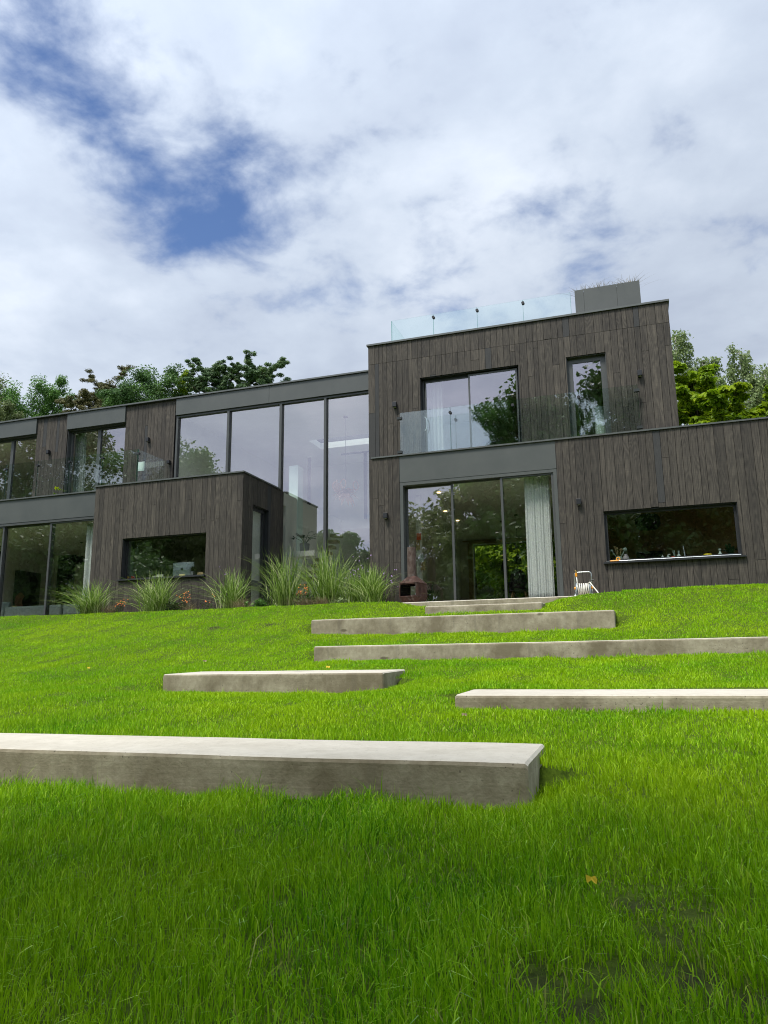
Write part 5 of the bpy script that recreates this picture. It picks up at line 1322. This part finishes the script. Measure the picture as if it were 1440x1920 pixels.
# seen through the dining room
for i, (x, Y, H, R, lb) in enumerate(((-4.6, 30.5, 6.0, 2.6, 'leafy green tree seen through the dining room, in the left of its rear window'), (-2.4, 32, 6.5, 2.8, 'leafy green tree seen through the dining room, behind the black pendant lamps'), (-6.8, 33, 8, 3, 'leafy green tree seen through the dining room, at the edge behind the oak post'))):
    tree((x, Y, gz(x, Y)), H, R, .03, 'round', 'maple_leaf', 90, .22, 40 + i, lb, 'garden trees behind the dining room', nl=18, trunk_r=.12)
# across the garden, behind the viewer: these show as reflections in the windows
for i, (x, y, H, R, c0, lf, per, lb) in enumerate((
        (-36.5, -18, 20.5, 6.5, .12, 'green_leaf', 200, 'broad tree reflected in the left panes of the tall glazing'),
        (-29.5, -17, 15.5, 4.5, .05, 'willow_leaf', 170, 'lower round tree reflected in the tall glazing beside the big one'),
        (-47, -15, 24, 7.5, .06, 'oak_leaf', 220, 'dark tree reflected in the bedroom doors of the wing'),
        (-20.3, -14, 11.0, 3.6, .03, 'green_leaf', 170, 'rounded bushy tree reflected low in the tall glazing'),
        (-6.0, -12, 18.0, 4.0, .12, 'green_leaf', 70, 'airy tree with thin branches reflected in the tower sliding window'),
        (-14, -17, 13, 5.5, .08, 'birch_leaf', 60, 'loose tree reflected in the left leaf of the dining room doors'),
        (-4.5, -15, 18.5, 5.0, .10, 'oak_leaf', 75, 'tall open tree reflected between the tower windows'),
        (-8.8, -13, 13.0, 3.2, .10, 'birch_leaf', 45, 'slim airy tree reflected at the foot of the tower sliding window'),
        (0.5, -12, 19.0, 4.8, .10, 'oak_leaf', 85, 'dense tree reflected in the narrow tower window'),
        (7.5, -14, 17, 6.0, .08, 'oak_leaf', 110, 'dark tree reflected in the right of the kitchen window'),
        (-31, -9, 9, 5, .02, 'oak_leaf', 130, 'dark bushy tree reflected in the study window'),
        (-21, -22, 9, 5.5, .02, 'oak_leaf', 160, 'low dark tree reflected in the foot of the glazing'),
        (3.5, -18, 12, 6.5, .02, 'oak_leaf', 190, 'dense dark tree reflected in the left of the kitchen window'),
        (12, -20, 14, 7.5, .02, 'oak_leaf', 190, 'dense dark tree beyond the one reflected at the right of the kitchen window'),
        (-6.5, -20, 11, 6.0, .02, 'oak_leaf', 190, 'dense dark tree reflected in the foot of the dining room doors'),
        (-40, -8, 12, 6.0, .02, 'oak_leaf', 170, 'dense dark tree reflected in the living room doors'),
        (-2.6, -3.6, 11.5, 3.5, .45, 'oak_leaf', 30, 'unseen tree added close behind the viewer to shade the near lawn'))):  # the last tree is added out of view to throw shade on the foreground
    tree((x, y, gz(x, y)), H, R, c0, 'round', lf, per, .34, 60 + i, lb, 'trees across the garden behind the viewer', nl=20, trunk_r=.28)

# --- ornamental grass clumps and flowers in the bed
def grass_clump(c, n, H, spread, w, mat, name, label, cat, seed, group=None, arch=.9, stand=.75):
    rg = np.random.default_rng(seed); a = rg.uniform(0, 2 * PI, n); l_ = H * (.38 + .62 * rg.random(n) ** .8); lean = np.abs(rg.normal(0, .46, n)) + .05
    base = np.stack([c[0] + rg.normal(0, .11 * spread / .5, n), c[1] + rg.normal(0, .06, n), np.full(n, c[2] - .02)], 1)
    dx, dy = np.cos(a), np.sin(a) * .8; K = 7; rows = []
    dirh = np.stack([dx, dy, np.zeros(n)], 1); side = np.stack([-dy, dx, np.zeros(n)], 1)
    side = side * .6 + np.array([.5, 0, .1]) * np.sign(side[:, :1] + 1e-6); side /= np.linalg.norm(side, axis=1, keepdims=True)
    curl = arch * rg.uniform(.2, 2.0, n)
    for k_ in range(K):
        v = k_ / (K - 1)
        hor = spread * (lean * v + curl * lean * v ** 2.6 * 1.5); ver = l_ * (v * 1.12 - .42 * curl * lean * v ** 3)
        p_ = base + dirh * hor[:, None] + np.stack([np.zeros(n), np.zeros(n), ver], 1)
        ww = w * (1 - v ** 2.2) * .5 + .0008
        rows.append((p_ - side * ww, p_ + side * ww))
    V = np.stack([r for pr in rows for r in pr], 1)
    F = [(2 * k_, 2 * k_ + 1, 2 * k_ + 3, 2 * k_ + 2) for k_ in range(K - 1)]
    o = np_mesh(name, V, F, mat, origin=tuple(c), rnd=rg.random(n) ** 1.2); return tag(o, label, cat, group)
BZ0 = 1.33
GC = [(170, 1140, 15.25, 330, .88, .72, 'arching grass clump in front of the white living room curtain'),
      (292, 1138, 15.3, 380, 1.00, .66, 'grass clump right below the study window'),
      (436, 1132, 15.35, 230, 1.00, .62, 'thin yellowish grass clump at the right corner of the study'),
      (533, 1128, 15.7, 230, 1.42, .70, 'tall grass clump beside the side door, left of the two tallest'),
      (615, 1126, 15.6, 260, 1.48, .70, 'tall grass clump in front of the tall glazing, right of the two tallest'),
      (694, 1122, 15.25, 380, .90, .52, 'dense bright grass clump beside the rusty fire pit'),
      (668, 1124, 15.5, 170, .85, .62, 'lower grass clump behind the dense one, below the purple flowers')]
for i, (x, y, Y, n, H, s_, lb) in enumerate(GC):
    grass_clump((X_(x, y, Y), Y, BZ0), n, H, s_, .0145, 'reed_blade', 'ornamental_grass', lb, 'grass clump', 100 + i, 'ornamental grass clumps in the flower bed')
for i, (x, Y, n, H, lb) in enumerate(((455, 15.1, 260, .26, 'fuzzy straw coloured grass tuft at the study corner'), (603, 15.2, 220, .24, 'fuzzy straw coloured grass tuft below the tall glazing'), (206, 15.2, 160, .28, 'thin straw coloured tuft right of the first grass clump'), (572, 15.25, 160, .26, 'straw coloured tuft among the orange flowers by the tall glazing'), (355, 15.2, 120, .25, 'thin straw coloured tuft under the right end of the study window'))):
    grass_clump((X_(x, 1128, Y), Y, BZ0), n, H, .34, .004, 'dry_blade', 'dry_grass', lb, 'grass clump', 130 + i, 'dry grass tufts in the flower bed', arch=1.2)
def flower_plant(c, n, H, spread, petal, pr, name, label, seed, leaves=60, group=None, top=.75, stemr=.0035):
    rg = random.Random(seed); t = thing(name, c, label, 'flowering plant', group); mb = MB(); heads = []
    for i in range(n):
        a = rg.uniform(0, 2 * PI); s_ = spread * rg.uniform(.1, 1); h = H * rg.uniform(.45, 1)
        p0 = Vector(c) + Vector((rg.uniform(-.05, .05), rg.uniform(-.04, .04), 0)); p2 = Vector(c) + Vector((math.cos(a) * s_, math.sin(a) * s_ * .5, h)); p1 = p0.lerp(p2, .5) + Vector((0, 0, .08 * h))
        mb.tube([p0, p1, p2], [stemr * 1.3, stemr, stemr * .8], 4); heads.append(p2)
        for k_ in range(3):
            q = p1.lerp(p2, rg.uniform(.1, .9)); e = q + Vector((rg.uniform(-.1, .1), rg.uniform(-.05, .05), rg.uniform(.03, .12))); mb.tube([q, e], [stemr * .7, stemr * .5], 3)
            if rg.random() < .4: heads.append(e)
    mb.build('stems', 'stem', t)
    ng = np.random.default_rng(seed)
    if leaves:
        cen = [tuple(Vector(c) + Vector((ng.uniform(-spread, spread) * .8, ng.uniform(-.15, .15), H * ng.uniform(.02, .45)))) for _ in range(leaves // 6)]
        np_mesh('leaves', clump_leaves(ng, cen, 10, .09, .05, .8, .45), [(0, 1, 2, 3)], 'herb_leaf', t)
    for p_ in heads[:26]:
        f = MB(); m_ = 6; r = pr * rg.uniform(.7, 1.2); tl = Vector((rg.uniform(-.5, .5), -.6, .6)).normalized(); a1 = tl.cross(Vector((1, 0, .01))).normalized(); a2 = tl.cross(a1)
        for k_ in range(m_):
            b0, b1, b2 = [2 * PI * (k_ + e) / m_ for e in (0, .5, 1)]
            d0, d1, d2 = [a1 * math.cos(b) + a2 * math.sin(b) for b in (b0 + .08, b1, b2 - .08)]
            f.face([p_, p_ + d0 * r * .7 + tl * r * .2, p_ + d1 * r + tl * r * .35, p_ + d2 * r * .7 + tl * r * .2])
        f.lathe((p_.x, p_.y, p_.z), [(r * .3, -r * .3), (r * .35, 0), (r * .1, r * .35)], 6)
        f.build('flower', petal, t)
    return t
og = 'orange flowers in the bed'
for i, (x, Y, H, n, lb) in enumerate(((226, 15.3, .36, 13, 'orange flowered plant left of the study window grass'), (345, 15.35, .50, 14, 'orange flowered plant under the right part of the study window'), (565, 15.45, .52, 12, 'orange flowered plant between the two tallest grass clumps'), (388, 15.3, .42, 3, 'thin stem with a single pair of orange flowers left of the corner grass'))):
    flower_plant((X_(x, 1130, Y), Y, BZ0), n, H, .22, 'petal_orange', .018, 'orange_flower', lb, 200 + i, 70, og)
for i, (x, Y, H, n, lb) in enumerate(((676, 15.6, 1.15, 16, 'tall purple verbena with dark stems before the tall glazing'), (735, 15.35, .75, 7, 'thin purple verbena stems left of the fire pit'), (425, 15.4, 1.35, 3, 'single lanky purple verbena in front of the study corner'), (655, 15.7, .95, 12, 'bushy purple verbena behind the right tall grass clump'))):
    flower_plant((X_(x, 1126, Y), Y, BZ0), n, H, .30, 'petal_purple', .015, 'purple_verbena', lb, 220 + i, 110 if n > 8 else 0, 'purple verbena in the bed', stemr=.003)
def herb(c, n, r, h, ls, mat, label, seed):
    ng = np.random.default_rng(seed); cen = [(c[0] + ng.normal(0, r * .5), c[1] + ng.normal(0, r * .3), c[2] + ng.uniform(.02, h)) for _ in range(n)]
    return tag(np_mesh('leafy_plant', clump_leaves(ng, cen, 14, .07, ls, .8, .7), [(0, 1, 2, 3)], mat, origin=tuple(c)), label, 'plant', 'low leafy plants in the bed')
herb((X_(489, 1130, 15.1), 15.1, BZ0), 22, .22, .16, .06, 'green_leaf', 'low leafy green plant below the side door', 1)
herb((X_(640, 1126, 15.0), 15.0, BZ0), 14, .16, .12, .05, 'birch_leaf', 'low grey green leafy plant at the foot of the purple flowers', 2)
herb((X_(325, 1134, 15.1), 15.1, BZ0), 30, .16, .20, .045, 'herb_leaf', 'low bushy leaves under the orange flowers of the study window', 3)
herb((X_(505, 1128, 15.6), 15.6, BZ0), 20, .24, .25, .05, 'herb_leaf', 'low bushy leaves in the recess beside the tall grass', 5)
herb((X_(578, 1128, 15.3), 15.3, BZ0), 26, .30, .25, .045, 'herb_leaf', 'low bushy leaves between the two tallest grass clumps', 6)
# roof planter grasses, roof plants and the seedling on the balcony edge
xr0, xr1 = q0.x, q1.x
for i in range(4):
    x = xr0 + (xr1 - xr0) * (.12 + .25 * i)
    grass_clump((x, PYr + .30, pzt - .06), 90, (.28, .30, .22, .32)[i], .30, .008, 'dry_blade', 'planter_grass', ('dry grass tuft in the roof planter, at its left end', 'reddish dry grass tuft in the roof planter, left of its middle', 'short dry grass tuft in the roof planter, right of its middle', 'tall dry grass tuft hanging over the right end of the roof planter')[i], 'grass clump', 300 + i, 'grasses in the roof planter', arch=.5)
for i, (x, y, lb) in enumerate(((1027, 586, 'small leafy sprig behind the roof glass, first from the left'), (1046, 582, 'leafy sprig behind the roof glass, between two others'), (1063, 579, 'small leafy sprig behind the roof glass, next to the planter'))):
    q = W(x, y, PYr + .35); herb((q.x, PYr + .35, TZ1 - .1), 7, .06, (.30, .22, .2)[i], .07, 'maple_leaf', lb, 50 + i)
q = W(104, 925, YB + .02)
t = thing('seedling', (q.x, YB + .03, bz), 'tiny yellow green seedling on the left balcony edge', 'plant')
e0 = W(103, 928, YB + .03); e1 = W(106, 915, YB + .03)
MB().tube([(q.x, YB + .03, bz), e1], .004, 5).build('stalk', 'stem', t)
np_mesh('leaves', clump_leaves(np.random.default_rng(3), [tuple(e1), tuple(W(111, 917, YB + .03)), tuple(e0)], 4, .03, .11, .6, .6), [(0, 1, 2, 3)], 'maple_leaf', t)

# ================================================================== LAWN GRASS (nobody could count it)
def lawn_blades(seed=11):
    rg = np.random.default_rng(seed); PX, PYs, W_ = [], [], []
    edges = np.concatenate([np.arange(1.0, 3, .25), np.arange(3, 8, .5), np.arange(8, 15.9, .7), [15.84]])
    for a, b in zip(edges[:-1], edges[1:]):
        m = (a + b) / 2; d_ = DENS * min(1.0, (2.3 / m) ** 1.08)
        xl, xr = -1.03 * b - 1.6, .16 * b + 3.0
        n = int(d_ * (xr - xl) * (b - a)); PX.append(rg.uniform(xl, xr, n)); PYs.append(rg.uniform(a, b, n))
    X = np.concatenate(PX); Y = np.concatenate(PYs); keep = np.ones(len(X), bool)
    for x0, x1, yf, w, zt, zb in BEAMS: keep &= ~((X > x0 - .015) & (X < x1 + .015) & (Y > yf - .012) & (Y < yf + w + .006))
    keep &= ~((X > -5.62) & (X < -.28) & (Y > 14.78))
    keep &= ~((X < -5.0) & (Y > 14.74 + .05 * np.sin(X * 3)))
    keep &= rg.random(len(X)) > bare(X, Y) * .97
    gap = np.zeros(len(X))
    for i in range(9):
        f, an, ph = rg.uniform(14, 40), rg.uniform(0, 6.28), rg.uniform(0, 6.28); gap += np.sin((X * np.cos(an) + Y * np.sin(an)) * f + ph)
    keep &= rg.random(len(X)) > np.clip(.32 * (gap / 2.1 - .35), 0, .75)
    X, Y = X[keep], Y[keep]; n = len(X); Z = ground(X, Y) - .006
    # tufts: height and tone vary over the lawn at hand and arm scale
    t1 = np.zeros(n); t2 = np.zeros(n)
    for i in range(10):
        f, an, ph = rg.uniform(5, 16), rg.uniform(0, 6.28), rg.uniform(0, 6.28); t1 += np.sin((X * np.cos(an) + Y * np.sin(an)) * f + ph)
        f, an, ph = rg.uniform(.6, 2.6), rg.uniform(0, 6.28), rg.uniform(0, 6.28); t2 += np.sin((X * np.cos(an) + Y * np.sin(an)) * f + ph)
    t1 /= 4.5; t2 /= 4.5
    near = np.clip((5.5 - Y) / 3, 0, 1)
    h = (.038 + .028 * near) * rg.uniform(.45, 1.3, n) * (1 + .38 * t1)
    nb = np.zeros(n)                          # longer where the mower cannot reach, along the front of the steps
    for x0, x1, yf, w, zt, zb in BEAMS: nb = np.maximum(nb, ((X > x0 - .05) & (X < x1 + .1)) * np.exp(-np.maximum(yf - Y, 0) / .10) * (Y < yf) )
    h *= 1 + 1.0 * nb * rg.random(n) * np.clip(.5 + .6 * t1, 0, 1.4)
    h = np.where(rg.random(n) < .012, h * 1.7, h)
    h *= 1 - .35 * np.clip(bare(X, Y) * 1.5, 0, 1)
    wd = (.0034 * np.maximum(1, (Y / 2.8)) ** .62) * rg.uniform(.55, 1.4, n)
    az = rg.uniform(0, 2 * PI, n); ln = np.abs(rg.normal(.28, .26, n)) + .1 * np.abs(t1); ln = np.where(rg.random(n) < .11, ln + .8, ln)
    dx, dy = np.cos(az), np.sin(az)
    sa_ = rg.uniform(0, PI, n); sx, sy = np.cos(sa_), np.sin(sa_) * .55
    base = np.stack([X, Y, Z], 1); side = np.stack([sx, sy, np.zeros(n)], 1) * wd[:, None] * .5
    dr = np.stack([dx, dy, np.zeros(n)], 1)
    m = base + dr * (h * ln * .35)[:, None] + np.stack([np.zeros(n)] * 2 + [h * .55], 1)
    zt_ = h * np.clip(1.0 - .35 * ln, .35, 1); tip = base + dr * (h * ln * 1.0)[:, None] + np.stack([np.zeros(n)] * 2 + [zt_], 1)
    V = np.stack([base - side, base + side, m + side * .85, m - side * .85, tip], 1)
    tone = np.clip(.42 + .13 * t2 + .08 * t1 + rg.normal(0, .10, n) * (1 + 2.2 * np.clip((9 - Y) / 6, 0, 1)) + .05 * (1 - near), 0, .86)  # farther blades get a brighter tone, for the slope's stronger light
    tone = np.where(rg.random(n) < .035, rg.uniform(.88, .95, n), tone); tone = np.where(rg.random(n) < .012 + .25 * bare(X, Y), rg.uniform(.95, 1, n), tone)
    o = np_mesh('lawn_grass', V, [(0, 1, 2, 3), (3, 2, 4)], 'grass_blade', origin=(0, 0, 0), rnd=tone)
    return tag(o, 'short bright green lawn grass covering the whole slope', 'grass', kind='stuff')
DENS = 15000
lawn_blades()
# fallen leaves on the lawn
for i, (x, y, s_, m_, lb) in enumerate(((1112, 1700, .013, 'yellow_leaf', 'yellow fallen leaf in the worn grass at the lower right'), (871, 1352, .016, 'dry_blade', 'brown fallen leaf on the grass above the nearest step'), (615, 1257, .025, 'yellow_leaf', 'yellow fallen leaf just behind the short left step'), (384, 1245, .025, 'dry_blade', 'brown fallen leaf in the middle of the left lawn'), (166, 1258, .022, 'yellow_leaf', 'small yellow fallen leaf far on the left lawn'))):
    gx, gy = on_ground(x, y); gz_ = float(ground(gx, gy)) + (.060 if gy < 4 else .042)
    rg = random.Random(i); mb = MB(); pts = []
    for k_ in range(12):
        a = 2 * PI * k_ / 12; r = s_ * (1 + .22 * math.cos(2 * a + .9) + .05 * math.cos(5 * a)); pts.append((gx + r * math.cos(a), gy + r * math.sin(a) * .7, gz_ + .5 * r * math.sin(a) + .006 * math.sin(3 * a)))
    for k_ in range(12): mb.face([(gx, gy, gz_ + .006), pts[k_], pts[(k_ + 1) % 12]], rg.random())
    tag(mb.build('fallen_leaf', m_), lb, 'leaf', 'fallen leaves on the lawn')
